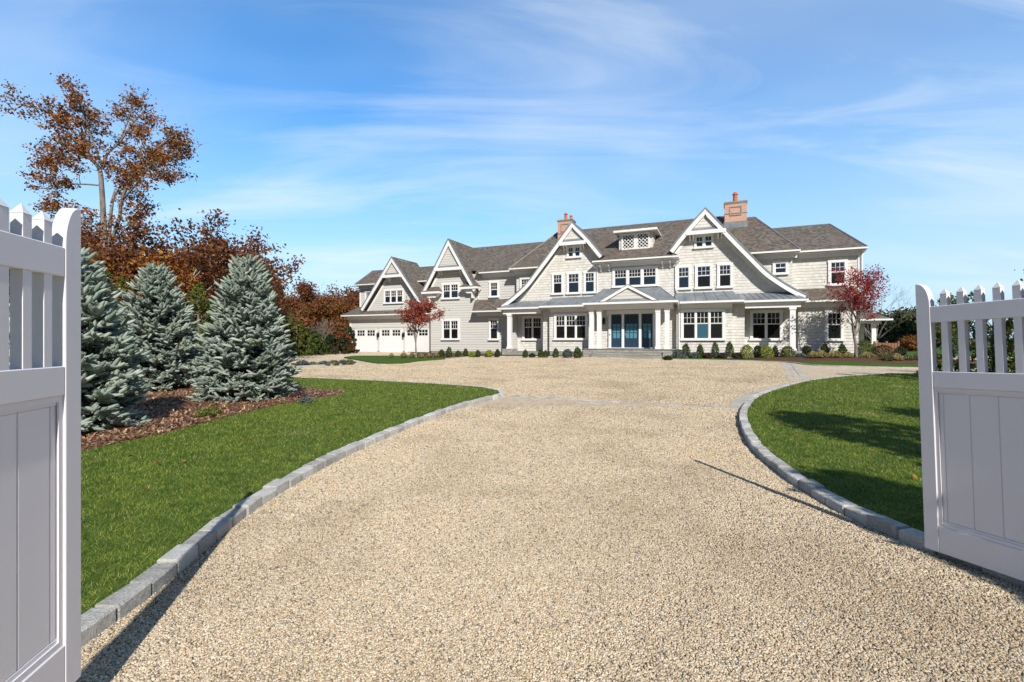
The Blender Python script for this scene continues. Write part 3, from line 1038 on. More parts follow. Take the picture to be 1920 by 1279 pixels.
for sg in (-1, 1):
    def q(X, v, z):
        return (X if sg > 0 else -X + 0.0, v, z)
    # porch part under the swoop
    e0, e1, t0, t1 = q(6.2, -1.15, 3.88), q(10.02, -1.15, 3.88), q(6.0, 0.02, 4.44), q(9.3, 0.02, 4.44)
    face = [e0, e1, t1, t0] if sg > 0 else [e1, e0, t0, t1]
    lead_roof([face], [(lerp(e0, e1, k / 10), lerp(t0, t1, k / 10)) for k in range(1, 10)])
    # bay part, set a little higher and further out
    e0, e1, t0, t1 = q(2.6, -1.36, 3.92), q(6.62, -1.36, 3.92), q(2.6, 0.015, 4.62), q(6.05, 0.015, 4.62)
    s1 = q(6.62, -0.5, 3.92)
    face = [e0, e1, t1, t0] if sg > 0 else [e1, e0, t0, t1]
    lead_roof([face, [e1, q(6.62, 0.0, 3.93), t1]], [(lerp(e0, e1, k / 6), lerp(t0, t1, k / 6)) for k in range(1, 6)])
    # gutters, soffits, friezes
    def bx(X0, X1, v0, v1, z0, z1):
        a, b = (X0, X1) if sg > 0 else (-X1, -X0)
        return MB().box(a, b, v0, v1, z0, z1)
    part('gutter', bx(2.95, 6.66, -1.46, -1.33, 3.80, 3.92), 'trim')
    part('gutter', bx(6.665, 10.08, -1.25, -1.12, 3.76, 3.88), 'trim')
    part('soffit', bx(2.75, 6.55, -1.325, -0.1, 3.76, 3.84), 'trim')
    part('soffit', bx(6.56, 10.0, -1.115, 0.95, 3.74, 3.80), 'trim')
    part('frieze_board', bx(2.75, 6.02, -0.80, -0.752, 3.50, 3.758), 'trim')
    # porch beam and its column
    part('porch_beam', bx(6.735, 9.72, -0.98, -0.68, 3.42, 3.738), 'trim')
    cx_ = 9.28 * sg + (0.02 if sg > 0 else 0.06)
    cb = 0.82
    mb = MB().box(cx_ - 0.15, cx_ + 0.15, -0.98, -0.68, cb + 0.14, 3.40)
    mb.box(cx_ - 0.19, cx_ + 0.19, -1.02, -0.64, cb, cb + 0.138)
    mb.box(cx_ - 0.19, cx_ + 0.19, -1.02, -0.64, 3.28, 3.418)
    part('column', mb, 'trim')
    part('stone_pier', MB().box(cx_ - 0.42, cx_ + 0.42, -1.30, -0.30, 0.02, cb - 0.002), 'stack')
    part('porch_floor', bx(6.74, 9.6, -0.9, 0.91, 0.10, 0.62), 'foundation')

# ---- gutters and soffits of the main eaves
def eave(X0, X1, ve, vw, z, zf=0.34):
    part('gutter', MB().box(X0, X1, ve - 0.10, ve + 0.03, z - 0.105, z - 0.005), 'trim')
    part('soffit', MB().box(X0 + 0.03, X1 - 0.03, ve + 0.035, vw + 0.05, z - 0.15, z - 0.125), 'trim')
    part('frieze_board', MB().box(X0 + 0.1, X1 - 0.1, vw - 0.05, vw - 0.004, z - zf - 0.06, z - 0.152), 'trim')

eave(-2.95, 2.85, -0.62, -0.004, 7.03)
eave(-9.5, -6.9, -0.30, 0.30, 6.95)
eave(6.95, 9.78, -0.30, 0.30, 6.95)
eave(9.8, 13.42, 0.90, 1.40, 7.04)
eave(-12.4, -9.0, 0.30, 0.75, 6.90)
eave(-27.97, -16.9, 3.40, 4.0, 6.97)
eave(-27.22, -17.3, 0.90, 1.50, 3.80)
eave(-12.8, -9.35, -0.25, 0.50, 3.78)
eave(9.85, 13.17, 0.0, 0.50, 3.86)
for X in (-2.45, -1.85, 1.75, 2.25):
    mb = MB().prism_dir([(X - 0.045, -0.005, 6.77), (X - 0.045, -0.48, 6.77), (X - 0.045, -0.48, 6.68), (X - 0.045, -0.20, 6.56), (X - 0.045, -0.14, 6.36), (X - 0.045, -0.005, 6.30)], (0.09, 0, 0))
    part('bracket', mb, 'trim')

# ridge caps and hip lines
def ridge(a, b, r=0.05, m='lead'):
    part('ridge_cap', MB().tube([a, b], r, 6), m)
ridge((-7.5, 5.5, 10.76), (5.9, 5.5, 10.76)); ridge((7.6, 4.86, 10.34), (9.75, -.3, 6.96)); ridge((-16, 5.5, 10.01), (-7.3, 5.5, 10.01))
ridge((-9.5, -.3, 6.97), (-7.5, 5.5, 10.76), 0.04, 'foundation'); ridge((8.0, 5.9, 9.61), (12.35, 5.9, 9.61)); ridge((12.35, 5.9, 9.61), (13.4, .9, 7.05))
ridge((-27.35, 5.4, 8.56), (-16, 5.5, 8.61)); ridge((-27.35, 5.4, 8.56), (-27.95, 3.4, 6.98)); ridge((5.9, 4.86, 10.34), (7.6, 4.86, 10.34))
ridge((2.6, -1.36, 3.94), (2.6, 0, 4.63), 0.02)

# corner boards and downspouts
for X0, v0, z0, z1 in ((13.05, 1.40, 4.3, 6.9), (-27.75, 4.0, 4.8, 6.85), (-26.75, 1.5, 0.5, 3.7)):
    part('corner_board', MB().box(X0 - 0.02, X0 + 0.12, v0 - 0.03, v0 + 0.10, z0, z1), 'trim')
def spout(pts):
    part('downspout', MB().tube(pts, 0.045, 8), 'trim')
spout([(-2.9, -0.60, 6.90), (-2.9, -0.35, 6.70), (-2.74, -0.07, 6.50), (-2.74, -0.07, 4.72), (-2.74, -0.3, 4.62)])
spout([(2.84, -0.60, 6.90), (2.84, -0.35, 6.70), (2.58, -0.07, 6.46), (2.58, -0.07, 4.80), (2.75, -0.2, 4.66)])
spout([(2.86, -1.40, 3.80), (2.86, -1.2, 3.70), (2.86, -0.81, 3.45), (2.86, -0.81, 0.70)])
spout([(-12.35, 0.2, 5.50), (-12.6, 0.6, 5.35), (-12.7, 0.69, 5.1), (-12.7, 0.69, 4.8)])
spout([(13.35, 0.85, 6.92), (13.22, 1.30, 6.7), (13.22, 1.34, 4.8)])


# ---- windows
def window(X0, X1, z0, z1, v, n, cols=3, rows=2, split=0.44, glass=('glass_dark', 'glass_dark'), cas=0.115, mull=0.10):
    """double-hung units in one white casing: grid above, single light below"""
    t = 0.085
    mb = MB()
    mb.box(X0 - 0.02, X1 + 0.02, v - t, v - 0.001, z1 - cas, z1 + 0.01)
    mb.box(X0, X0 + cas, v - t + 0.006, v - 0.001, z0, z1 - cas - 0.001)
    mb.box(X1 - cas, X1, v - t + 0.006, v - 0.001, z0, z1 - cas - 0.001)
    iw = (X1 - X0 - 2 * cas - (n - 1) * mull) / n
    units = []
    for k in range(n):
        a = X0 + cas + k * (iw + mull)
        units.append((a, a + iw))
        if k < n - 1:
            mb.box(a + iw, a + iw + mull, v - t + 0.010, v - 0.001, z0 + 0.09, z1 - cas - 0.001)
    w = part('window', mb, 'trim')
    part('sill', MB().box(X0 - 0.04, X1 + 0.04, v - t - 0.05, v - 0.001, z0 - 0.03, z0 + 0.085), 'trim', w)
    sash, done = MB(), []
    zt, zb = z1 - cas - 0.002, z0 + 0.09
    zm = zt - (zt - zb) * split
    for a, b in units:
        f = 0.032
        for (p, q, fv) in ((zm, zt, v - 0.050), (zb, zm, v - 0.040)):
            sash.box(a + 0.001, a + f, fv, v - 0.012, p, q); sash.box(b - f, b - 0.001, fv, v - 0.012, p, q)
            sash.box(a + f, b - f, fv, v - 0.012, p, p + f); sash.box(a + f, b - f, fv, v - 0.012, q - f, q)
        g0, g1, h0, h1 = a + f, b - f, zm + f, zt - f
        for c in range(1, cols):
            x = g0 + (g1 - g0) * c / cols
            sash.box(x - 0.011, x + 0.011, v - 0.046, v - 0.012, h0, h1)
        for r in range(1, rows):
            z = h0 + (h1 - h0) * r / rows
            sash.box(g0, g1, v - 0.0455, v - 0.0115, z - 0.011, z + 0.011)
        part('pane', MB().box(a + 0.02, b - 0.02, v - 0.024, v - 0.004, zm + 0.01, zt - 0.01), glass[0], w)
        part('pane', MB().box(a + 0.02, b - 0.02, v - 0.022, v - 0.003, zb + 0.01, zm - 0.01), glass[1] if isinstance(glass[1], str) else glass[1][len(done)], w)
        done.append(1)
    part('sash', sash, 'trim', w)
    return w

D, B, S_ = 'glass_dark', 'glass_blue', 'glass_painted_sea'
window(-23.40, -21.18, 4.86, 6.16, 2.3, 3, split=0.46, glass=(D, B), cas=0.13)
window(-16.0, -14.3, 4.88, 6.20, 0.505, 2, split=0.46, glass=(D, B), cas=0.15)
window(-16.0, -14.3, 1.50, 3.22, 0.5, 2, glass=(D, D), cas=0.16)
window(-11.71, -10.85, 4.90, 6.18, 0.75, 1, split=0.5, glass=(D, B), cas=0.13)
window(-11.62, -10.73, 1.48, 3.20, 0.5, 1, glass=(D, D), cas=0.14)
window(-27.05, -26.2, 5.28, 6.35, 4.0, 1, glass=(D, D))
window(-8.85, -7.98, 5.22, 6.25, 0.3, 1, split=0.5, glass=(D, D))
window(-5.00, -3.90, 7.47, 8.35, 0.0, 2, 2, 1, 0.5, (B, B), 0.12, 0.15)
window(3.75, 4.93, 7.50, 8.38, 0.0, 2, 2, 1, 0.5, (B, B), 0.12, 0.15)
for X0, X1, g in ((-6.16, -5.26, D), (-5.01, -3.97, B), (-3.74, -2.84, B), (2.63, 3.54, B), (3.80, 4.86, D), (5.14, 6.06, D)):
    window(X0, X1, 4.84, 6.42, 0.0, 1, glass=(B, g), cas=0.135)
window(-1.65, 1.44, 5.16, 6.50, -0.004, 3, 4, 2, 0.46, (D, B), 0.15, 0.17)
window(-8.90, -7.19, 1.47, 3.34, 0.92, 2, glass=(D, D), cas=0.15)
window(-5.73, -3.24, 1.49, 3.36, -0.75, 3, glass=(D, D), cas=0.15)
window(2.96, 5.60, 1.46, 3.44, -0.75, 3, glass=(D, (D, S_, D)), cas=0.15)
window(7.10, 8.96, 1.46, 3.38, 0.92, 2, glass=(D, D), cas=0.15)
window(8.34, 9.20, 5.56, 6.38, 0.3, 1, 2, 1, 0.45, (B, B), 0.14)
window(11.48, 12.48, 4.85, 6.40, 1.4, 1, glass=(B, D), cas=0.14)
window(11.16, 12.12, 1.43, 3.23, 0.5, 1, glass=(D, D), cas=0.14)

# ---- dormer with lattice lights
part('dormer_wall', MB().box(-1.38, 0.98, 0.95, 4.0, 7.75, 9.16), 'shingle_wall')
dr = MB()
for f in ([(-1.70, .45, 9.32), (1.36, .45, 9.32), (0.30, 2.3, 10.03), (-0.75, 2.3, 10.03)], [(1.36, .45, 9.32), (1.36, 4.2, 9.32), (0.30, 2.3, 10.03)],
          [(-1.70, 4.2, 9.32), (-1.70, .45, 9.32), (-0.75, 2.3, 10.03)], [(0.30, 2.3, 10.03), (0.5, 5.2, 10.03), (-0.9, 5.2, 10.03), (-0.75, 2.3, 10.03)],
          [(1.36, 4.2, 9.32), (0.5, 5.2, 10.03), (0.30, 2.3, 10.03)], [(-0.9, 5.2, 10.03), (-1.70, 4.2, 9.32), (-0.75, 2.3, 10.03)]):
    dr.slab(f, 0.05)
part('dormer_roof', dr, 'shake_roof')
part('dormer_cornice', MB().box(-1.68, 1.34, 0.42, 4.0, 9.12, 9.265), 'trim')
mb = MB()
for a, b in ((-1.20, -0.22), (-0.16, 0.78)):
    mb.box(a, a + 0.11, 0.87, 0.948, 7.90, 9.08); mb.box(b - 0.11, b, 0.87, 0.948, 7.90, 9.08)
    mb.box(a + 0.11, b - 0.11, 0.87, 0.948, 7.90, 8.02); mb.box(a + 0.11, b - 0.11, 0.87, 0.948, 8.96, 9.08)
mb.box(-0.22, -0.16, 0.885, 0.948, 7.90, 9.08)
mb.box(-1.30, 0.88, 0.85, 0.948, 7.80, 7.898)
lw = part('lattice_window', mb, 'trim')
lat = MB()
for a, b in ((-1.09, -0.33), (-0.05, 0.67)):
    z0, z1 = 8.02, 8.96
    s = 0.25
    for sgn in (1, -1):
        c = -2.0
        while c < 2.6:
            # line z = z0 + sgn*(x-a) + c clipped to the opening
            seg = []
            for x in (a, b):
                z = z0 + sgn * (x - a) + c
                if z0 <= z <= z1:
                    seg.append((x, z))
            for z in (z0, z1):
                x = a + (z - z0 - c) / sgn
                if a < x < b:
                    seg.append((x, z))
            if len(seg) >= 2:
                p, q2 = seg[0], seg[-1]
                w_ = 0.04
                dx, dz = q2[0] - p[0], q2[1] - p[1]
                L = math.hypot(dx, dz)
                if L > 0.05:
                    nx, nz = -dz / L * w_ * .5, dx / L * w_ * .5
                    lat.prism_y([(p[0] + nx, p[1] + nz), (p[0] - nx, p[1] - nz), (q2[0] - nx, q2[1] - nz), (q2[0] + nx, q2[1] + nz)], 0.90 + 0.006 * sgn, 0.925 + 0.006 * sgn)
            c += s
part('lattice', lat, 'trim', lw)
part('pane', MB().box(-1.09, -0.33, 0.935, 0.947, 8.02, 8.96), 'glass_dark', lw)
part('pane', MB().box(-0.05, 0.67, 0.935, 0.947, 8.02, 8.96), 'glass_dark', lw)

# ---- chimneys
def chimney(X0, X1, v0, v1, zb, zt, pots):
    r = part('chimney', MB().box(X0, X1, v0, v1, zb, zt - 0.10), 'brick')
    part('chimney_cap', MB().box(X0 - 0.05, X1 + 0.05, v0 - 0.05, v1 + 0.05, zt - 0.098, zt).box(X0 - 0.03, X1 + 0.03, v0 - 0.03, v1 + 0.03, zt - 0.16, zt - 0.101), 'foundation', r)
    mb = MB()
    a, b, c, d = X0 + (X1 - X0) * .22, X0 + (X1 - X0) * .78, zt - 1.02, zt - 0.36
    w = 0.07
    mb.box(a, b, v0 - 0.035, v0 - 0.001, c, c + w); mb.box(a, b, v0 - 0.035, v0 - 0.001, d - w, d)
    mb.box(a, a + w, v0 - 0.035, v0 - 0.001, c + w, d - w); mb.box(b - w, b, v0 - 0.035, v0 - 0.001, c + w, d - w)
    mb.box(X0 - 0.02, X1 + 0.02, v0 - 0.025, v1 + 0.02, zb + 0.68, zb + 0.745)
    part('brick_panel', mb, 'foundation', r)
    part('flashing', MB().box(X0 - 0.06, X1 + 0.06, v0 - 0.05, v1 + 0.05, zb - 0.6, zb + 0.12), 'lead', r)
    for X, v, h, rr in pots:
        part('chimney_pot', MB().lathe([(rr * 1.1, zt - 0.02), (rr * 1.1, zt + 0.08), (rr * .9, zt + 0.12), (rr * .82, zt + h * .72), (rr * 1.05, zt + h * .76), (rr * 1.08, zt + h * .84), (rr * .75, zt + h * .9), (rr * .62, zt + h)], X, v, 14), 'terracotta', r, smooth=False)
chimney(-7.02, -5.80, 4.0, 5.0, 9.55, 11.40, [(-6.42, 4.35, 0.62, .15), (-6.1, 4.75, 0.50, .13)])
chimney(5.60, 7.02, 3.5, 4.7, 9.72, 11.28, [(6.30, 4.0, 0.76, .18)])

# ---- portico
_n0 = len(HOUSE_PARTS)
part('portico_floor', MB().box(-3.05, 2.62, -2.30, 0.80, 0.02, 0.84), 'stack')
part('portico_paving', MB().box(-3.10, 2.67, -2.36, 0.798, 0.842, 0.89), 'foundation')
st = MB(); tr = MB()
for k, (v1, zt) in enumerate(((-2.302, 0.71), (-2.62, 0.54), (-2.96, 0.37))):
    v0 = v1 - (0.318 if k == 0 else 0.338)
    st.box(-2.45, 2.0, v0 + 0.02, v1, 0.05, zt - 0.05)
    tr.box(-2.47, 2.02, v0, v1 - 0.001, zt - 0.048, zt)
steps = part('steps', st, 'stack')
part('tread', tr, 'foundation', steps)
part('stone_pier', MB().box(-3.05, -2.48, -2.78, -2.302, 0.02, 0.80), 'stack')
part('stone_pier', MB().box(2.05, 2.62, -2.78, -2.302, 0.02, 0.72), 'stack')
for X in (-2.64, -2.12, 1.68, 2.24):
    mb = MB().box(X - 0.135, X + 0.135, -2.13, -1.86, 0.891 + 0.16, 3.40)
    mb.box(X - 0.175, X + 0.175, -2.17, -1.82, 0.891, 1.05); mb.box(X - 0.17, X + 0.17, -2.165, -1.825, 3.30, 3.478)
    mb.box(X - 0.155, X + 0.155, -2.15, -1.84, 3.22, 3.298)
    part('column', mb, 'trim')
part('entablature', MB().box(-2.95, 2.58, -2.20, -1.78, 3.48, 3.80).box(-2.95, -2.6, -1.778, 0.79, 3.48, 3.80).box(2.25, 2.58, -1.778, 0.79, 3.48, 3.80), 'trim')
part('soffit', MB().box(-3.02, 2.78, -2.62, 0.78, 3.802, 3.86), 'trim')
part('gutter', MB().box(-3.08, 2.92, -2.80, -2.64, 3.80, 3.925).box(-3.08, -2.97, -2.638, -1.47, 3.80, 3.925).box(2.81, 2.92, -2.638, -1.47, 3.80, 3.925), 'trim')
lead_roof([[(-3.05, -2.72, 3.93), (2.88, -2.72, 3.93), (1.50, 0.02, 5.12), (-2.20, 0.02, 5.12)],
           [(2.88, -2.72, 3.93), (2.88, 0.02, 3.93), (1.50, 0.02, 5.12)],
           [(-3.05, 0.02, 3.93), (-3.05, -2.72, 3.93), (-2.20, 0.02, 5.12)]],
          [((-3.05, -2.72, 3.935), (-2.2, 0.02, 5.125)), ((2.88, -2.72, 3.935), (1.5, 0.02, 5.125))])
PX = -0.10
part('pediment_wall', MB().prism_y([(PX - 1.35, 4.10), (PX + 1.35, 4.10), (PX, 4.82)], -2.64, -1.2), 'clapboard')
for sg in (-1, 1):
    top = [(PX, 5.02), (PX + sg * 1.88, 3.98)]
    bot = [(PX, 4.82), (PX + sg * 1.50, 3.98)]
    part('rake_board', MB().strip_y(top, bot, -2.78, -2.70), 'trim')
    part('metal_roof', MB().slab([(PX, -2.80, 5.05), (PX + sg * 1.92, -2.80, 3.98), (PX + sg * 1.92, -2.2, 3.98), (PX, -0.05, 5.05)], 0.04), 'lead')
part('lead_ledge', MB().prism_dir([(PX - 1.5, -2.72, 3.96), (PX + 1.5, -2.72, 3.96), (PX + 1.3, -2.63, 4.11), (PX - 1.3, -2.63, 4.11)], (0, 0, -0.02)), 'lead')

# the porch is shallow: bring its front nearer to the house wall
CX, CZ, CD = 5.41, 1.4 - HB, 33.9
def shift(obs, fv):
    seen = set()
    for ob in obs:
        for o2 in [ob]:
            if o2.data is None or o2.data.name in seen:
                continue
            seen.add(o2.data.name)
            for vt in o2.data.vertices:
                v0 = vt.co.y
                v1 = fv(v0)
                k = (CD + v1) / (CD + v0)
                vt.co = (CX + (vt.co.x - CX) * k, v1, CZ + (vt.co.z - CZ) * k)
shift(HOUSE_PARTS[_n0:], lambda v: v * 0.80 if v < 0 else v)
_n1 = len(HOUSE_PARTS)
# door assembly: casing and mullions, centre door and two sidelights
mb = MB()
for a, b in ((-2.08, -1.90), (-1.14, -0.97), (0.06, 0.23), (1.01, 1.17)):
    mb.box(a, b, 0.66, 0.799, 0.90, 3.32)
mb.box(-2.20, 1.28, 0.62, 0.799, 3.321, 3.60); mb.box(-2.12, 1.2, 0.60, 0.799, 0.892, 0.93)
part('door_casing', mb, 'trim')
def glazed(name, a, b, glass, lo_f, cols, grid_rows, handle=False, split_mid=False):
    z0, z1 = 0.935, 3.318
    d = MB().box(a + 0.001, b - 0.001, 0.74, 0.798, z0, z0 + (z1 - z0) * lo_f)
    st_ = 0.11
    zg0, zg1 = z0 + (z1 - z0) * lo_f, z1 - 0.12
    d.box(a + 0.001, a + st_, 0.74, 0.798, zg0 + 0.001, z1); d.box(b - st_, b - 0.001, 0.74, 0.798, zg0 + 0.001, z1)
    d.box(a + st_, b - st_, 0.74, 0.798, zg1, z1)
    for c in range(1, cols):
        x = a + st_ + (b - a - 2 * st_) * c / cols
        d.box(x - 0.018, x + 0.018, 0.752, 0.796, zg0, zg1)
    for r in range(1, grid_rows):
        z = zg0 + (zg1 - zg0) * r / grid_rows
        d.box(a + st_, b - st_, 0.753, 0.795, z - 0.016, z + 0.016)
    o = part(name, d, 'blue_paint')
    zs = zg0 + (zg1 - zg0) * 0.64
    part('pane', MB().box(a + st_, b - st_, 0.775, 0.79, zs, zg1), 'glass_dark', o)
    part('pane', MB().box(a + st_, b - st_, 0.774, 0.791, zg0, zs - 0.001), glass, o)
    if handle:
        part('handle', MB().box(a + 0.03, a + 0.08, 0.70, 0.739, 1.72, 1.98).tube([(a + 0.055, 0.70, 1.86), (a + 0.055, 0.67, 1.86), (a + 0.17, 0.67, 1.86)], 0.012, 6), 'foundation', o)
    return o
glazed('sidelight', -1.89, -1.15, 'glass_teal', 0.28, 2, 4)
glazed('door', -0.96, 0.05, 'glass_teal', 0.28, 3, 4, True)
glazed('sidelight', 0.24, 1.0, 'glass_teal', 0.28, 2, 4)
part('doorbell', MB().box(-2.02, -1.97, 0.645, 0.659, 1.80, 1.92), 'black')


def lantern(X, v, z):
    mb = MB().box(X - 0.06, X + 0.06, v - 0.03, v - 0.001, z - 0.18, z + 0.22)
    mb.tube([(X, v - 0.03, z + 0.16), (X, v - 0.16, z + 0.26), (X, v - 0.2, z + 0.2)], 0.014, 6)
    mb.lathe([(0.02, z + 0.22), (0.12, z + 0.12), (0.125, z + 0.10)], X, v - 0.2, 4)
    for a in range(4):
        t = math.pi / 2 * a
        mb.tube([(X + 0.11 * math.cos(t), v - 0.2 + 0.11 * math.sin(t), z + 0.10), (X + 0.075 * math.cos(t), v - 0.2 + 0.075 * math.sin(t), z - 0.22)], 0.014, 4)
    mb.lathe([(0.085, z - 0.21), (0.085, z - 0.235), (0.02, z - 0.27)], X, v - 0.2, 4)
    o = part('wall_lantern', mb, 'black')
    part('pane', MB().lathe([(0.10, z + 0.09), (0.068, z - 0.20)], X, v - 0.2, 4), 'glass_dark', o)
lantern(-2.42, 0.8, 2.85)

shift([c_ for c_ in HOUSE_PARTS[_n1:] if c_.data.vertices[0].co.x > -10], lambda v: v - 1.15)

# ---- garage doors
for X in (-26.40, -23.36, -20.55):
    lantern(X, 1.5, 1.95)
for X0, X1 in ((-26.02, -23.60), (-23.18, -20.76), (-20.38, -17.86)):
    fr = MB().box(X0 - 0.05, X0, 1.44, 1.499, 0.32, 2.46).box(X1, X1 + 0.05, 1.44, 1.499, 0.32, 2.46).box(X0 - 0.05, X1 + 0.05, 1.43, 1.499, 2.461, 2.53)
    g = part('garage_door', fr, 'garage_white')
    d = MB()
    zt, zg = 2.455, 1.86
    d.box(X0, X1, 1.475, 1.499, 0.33, zg - 0.06)
    nb = 14
    for k in range(nb):
        a = X0 + (X1 - X0) * k / nb
        d.box(a + 0.006, a + (X1 - X0) / nb - 0.006, 1.468, 1.4745, 0.33, zg - 0.061)
    mid = (X0 + X1) / 2
    fx = [(X0, X0 + 0.20), (mid - 0.17, mid + 0.17), (X1 - 0.20, X1)]
    for a, b in fx:
        d.box(a, b, 1.462, 1.499, zg - 0.059, zt)
    d.box(X0 + 0.2, mid - 0.17, 1.462, 1.499, zg - 0.059, zg + 0.02); d.box(mid + 0.17, X1 - 0.2, 1.462, 1.499, zg - 0.059, zg + 0.02)
    d.box(X0 + 0.2, mid - 0.17, 1.462, 1.499, zt - 0.07, zt); d.box(mid + 0.17, X1 - 0.2, 1.462, 1.499, zt - 0.07, zt)
    for a, b in ((X0 + 0.2, mid - 0.17), (mid + 0.17, X1 - 0.2)):
        for c in (1, 2):
            x = a + (b - a) * c / 3
            d.box(x - 0.022, x + 0.022, 1.468, 1.498, zg + 0.02, zt - 0.07)
        z = (zg + 0.02 + zt - 0.07) / 2
        d.box(a, b, 1.469, 1.4975, z - 0.022, z + 0.022)
    part('door_leaf', d, 'garage_white', g)
    part('pane', MB().box(X0 + 0.2, mid - 0.17, 1.483, 1.4955, zg + 0.02, zt - 0.07), 'glass_dark', g)
    part('pane', MB().box(mid + 0.17, X1 - 0.2, 1.483, 1.4955, zg + 0.02, zt - 0.07), 'glass_dark', g)
part('frieze_board', MB().box(-26.6, -17.3, 1.46, 1.499, 2.62, 2.70), 'clapboard')

# ---- porch at the far right end
part('side_porch_wall', MB().box(13.0, 14.2, 8.8, 12.0, 0.3, 3.0), 'dark_opening')  # solid dark block painted in place of the shaded porch opening
part('side_porch_wall', MB().box(14.205, 15.1, 9.2, 12.0, 0.3, 2.9), 'shingle_wall')
part('column', MB().box(15.35, 15.62, 8.3, 8.57, 1.25, 2.68).box(15.30, 15.67, 8.25, 8.62, 1.10, 1.248), 'trim')
part('side_porch_beam', MB().box(12.9, 15.9, 8.2, 8.7, 2.68, 2.88), 'trim')
roof([[(12.6, 7.8, 2.98), (16.4, 7.8, 2.98), (14.6, 10.0, 4.05), (12.6, 10.0, 4.05)], [(16.4, 7.8, 2.98), (16.4, 12.6, 2.98), (14.6, 10.6, 4.05), (14.6, 10.0, 4.05)],
      [(12.6, 10.6, 4.05), (14.6, 10.6, 4.05), (16.4, 12.6, 2.98), (12.6, 12.6, 2.98)]], 0.08)
part('gutter', MB().box(12.7, 16.45, 7.70, 7.82, 2.86, 2.98), 'trim')

# ================================================================== gates
def gate(label, tip, d, zb, sag, face, width=2.1):
    """white gate leaf; local x runs from the free end to the hinge, visible face at y=0"""
    root = thing('driveway_gate', label, 'gate', (tip[0], tip[1], zb), 0, 'gate leaves at the drive entrance')
    root.rotation_euler = (0, -sag, math.atan2(d[1], d[0]))
    T = 0.046
    def bx(mb, s0, s1, y0, y1, z0, z1):
        """y0..y1 = depth behind the visible face"""
        a, b = (-y1, -y0) if face > 0 else (y0, y1)
        return mb.box(s0, s1, a, b, z0, z1)
    H = 1.70
    for end in (0, 1):
        pts = []
        w = 0.082
        prof = [(w, 0.0), (w, 1.552)] + [(w * math.cos(t) ** 0.85 if math.cos(t) > 0 else 0, 1.552 + (H - 1.552) * math.sin(t)) for t in [math.pi / 2 * k / 10 for k in range(1, 11)]] + [(0.0, H), (0.0, 0.0)]
        if prof[-3] == prof[-2] or abs(prof[-3][0]) < 1e-6:
            prof.pop(-2)
        if end:
            prof = [(width - x, z) for x, z in prof]
        a, b = (-T, 0.0) if face > 0 else (0.0, T)
        MB().prism_y(prof, a, b).build('stile', M['gate_white'], root, bevel=0.003)
    s0, s1 = 0.0822, width - 0.0822
    for z0, z1 in ((0.0, 0.165), (1.032, 1.133), (1.443, 1.545)):
        bx(MB(), s0, s1, 0.002, T - 0.002, z0, z1).build('rail', M['gate_white'], root, bevel=0.003)
    n = int((s1 - s0 - 0.05) / 0.0885)
    for k in range(n):
        a = 0.137 + k * 0.0885
        b = a + 0.0355
        if b > s1 - 0.02:
            break
        mb = bx(MB(), a, b, 0.006, 0.040, 1.1335, 1.4425)
        mb = bx(mb, a, b, 0.006, 0.040, 1.5455, 1.618)
        ya, yb = (-0.040, -0.006) if face > 0 else (0.006, 0.040)
        cm, ym = (a + b) / 2, (ya + yb) / 2
        e = 0.0015
        q = [(a - e, ya - e, 1.6185), (b + e, ya - e, 1.6185), (b + e, yb + e, 1.6185), (a - e, yb + e, 1.6185)]
        for i in range(4):
            mb.poly([q[i], q[(i + 1) % 4], (cm, ym, 1.652)])
        mb.build('picket', M['gate_white'], root)
    # panel of tongued boards, with a stepped moulding round it
    mo = MB()
    for y0, y1 in ((0.008, 0.014), (T - 0.014, T - 0.008)):
        bx(mo, s0, s0 + 0.020, y0, y1, 0.166, 1.031); bx(mo, s1 - 0.020, s1, y0, y1, 0.166, 1.031)
        bx(mo, s0 + 0.0205, s1 - 0.0205, y0, y1, 0.166, 0.186); bx(mo, s0 + 0.0205, s1 - 0.0205, y0, y1, 1.011, 1.031)
    bx(mo, s0, s1, 0.0145, T - 0.0145, 0.166, 0.20); bx(mo, s0, s1, 0.0145, T - 0.0145, 0.999, 1.031)
    mo.build('moulding', M['gate_white'], root)
    pn = MB()
    s = s0 + 0.001
    first = True
    while s < s1 - 0.01:
        e = min(s + (0.045 if first else 0.138), s1 - 0.001)
        bx(pn, s + 0.0025, e - 0.0025, 0.017, T - 0.017, 0.201, 0.998)
        first = False
        s = e
    bx(pn, s0 + 0.002, s1 - 0.002, 0.0205, T - 0.0205, 0.202, 0.997)
    pn.build('panel', M['gate_white'], root, bevel=0.0016)
    return root

gate('white picket-topped gate leaf swung open beside the spruces, standing close to the viewer', (-1.567, 1.747), (0.2086, -0.978), 0.18, 0.0, 1)
gate('white picket-topped gate leaf swung open beside the lawn with tree shadows', (2.652, 3.085), (0.278, -0.961), 0.072, 0.034, -1)


# ================================================================== vegetation helpers
def unit(n, rng):
    v = rng.normal(size=(n, 3))
    return v / np.linalg.norm(v, axis=1, keepdims=True)


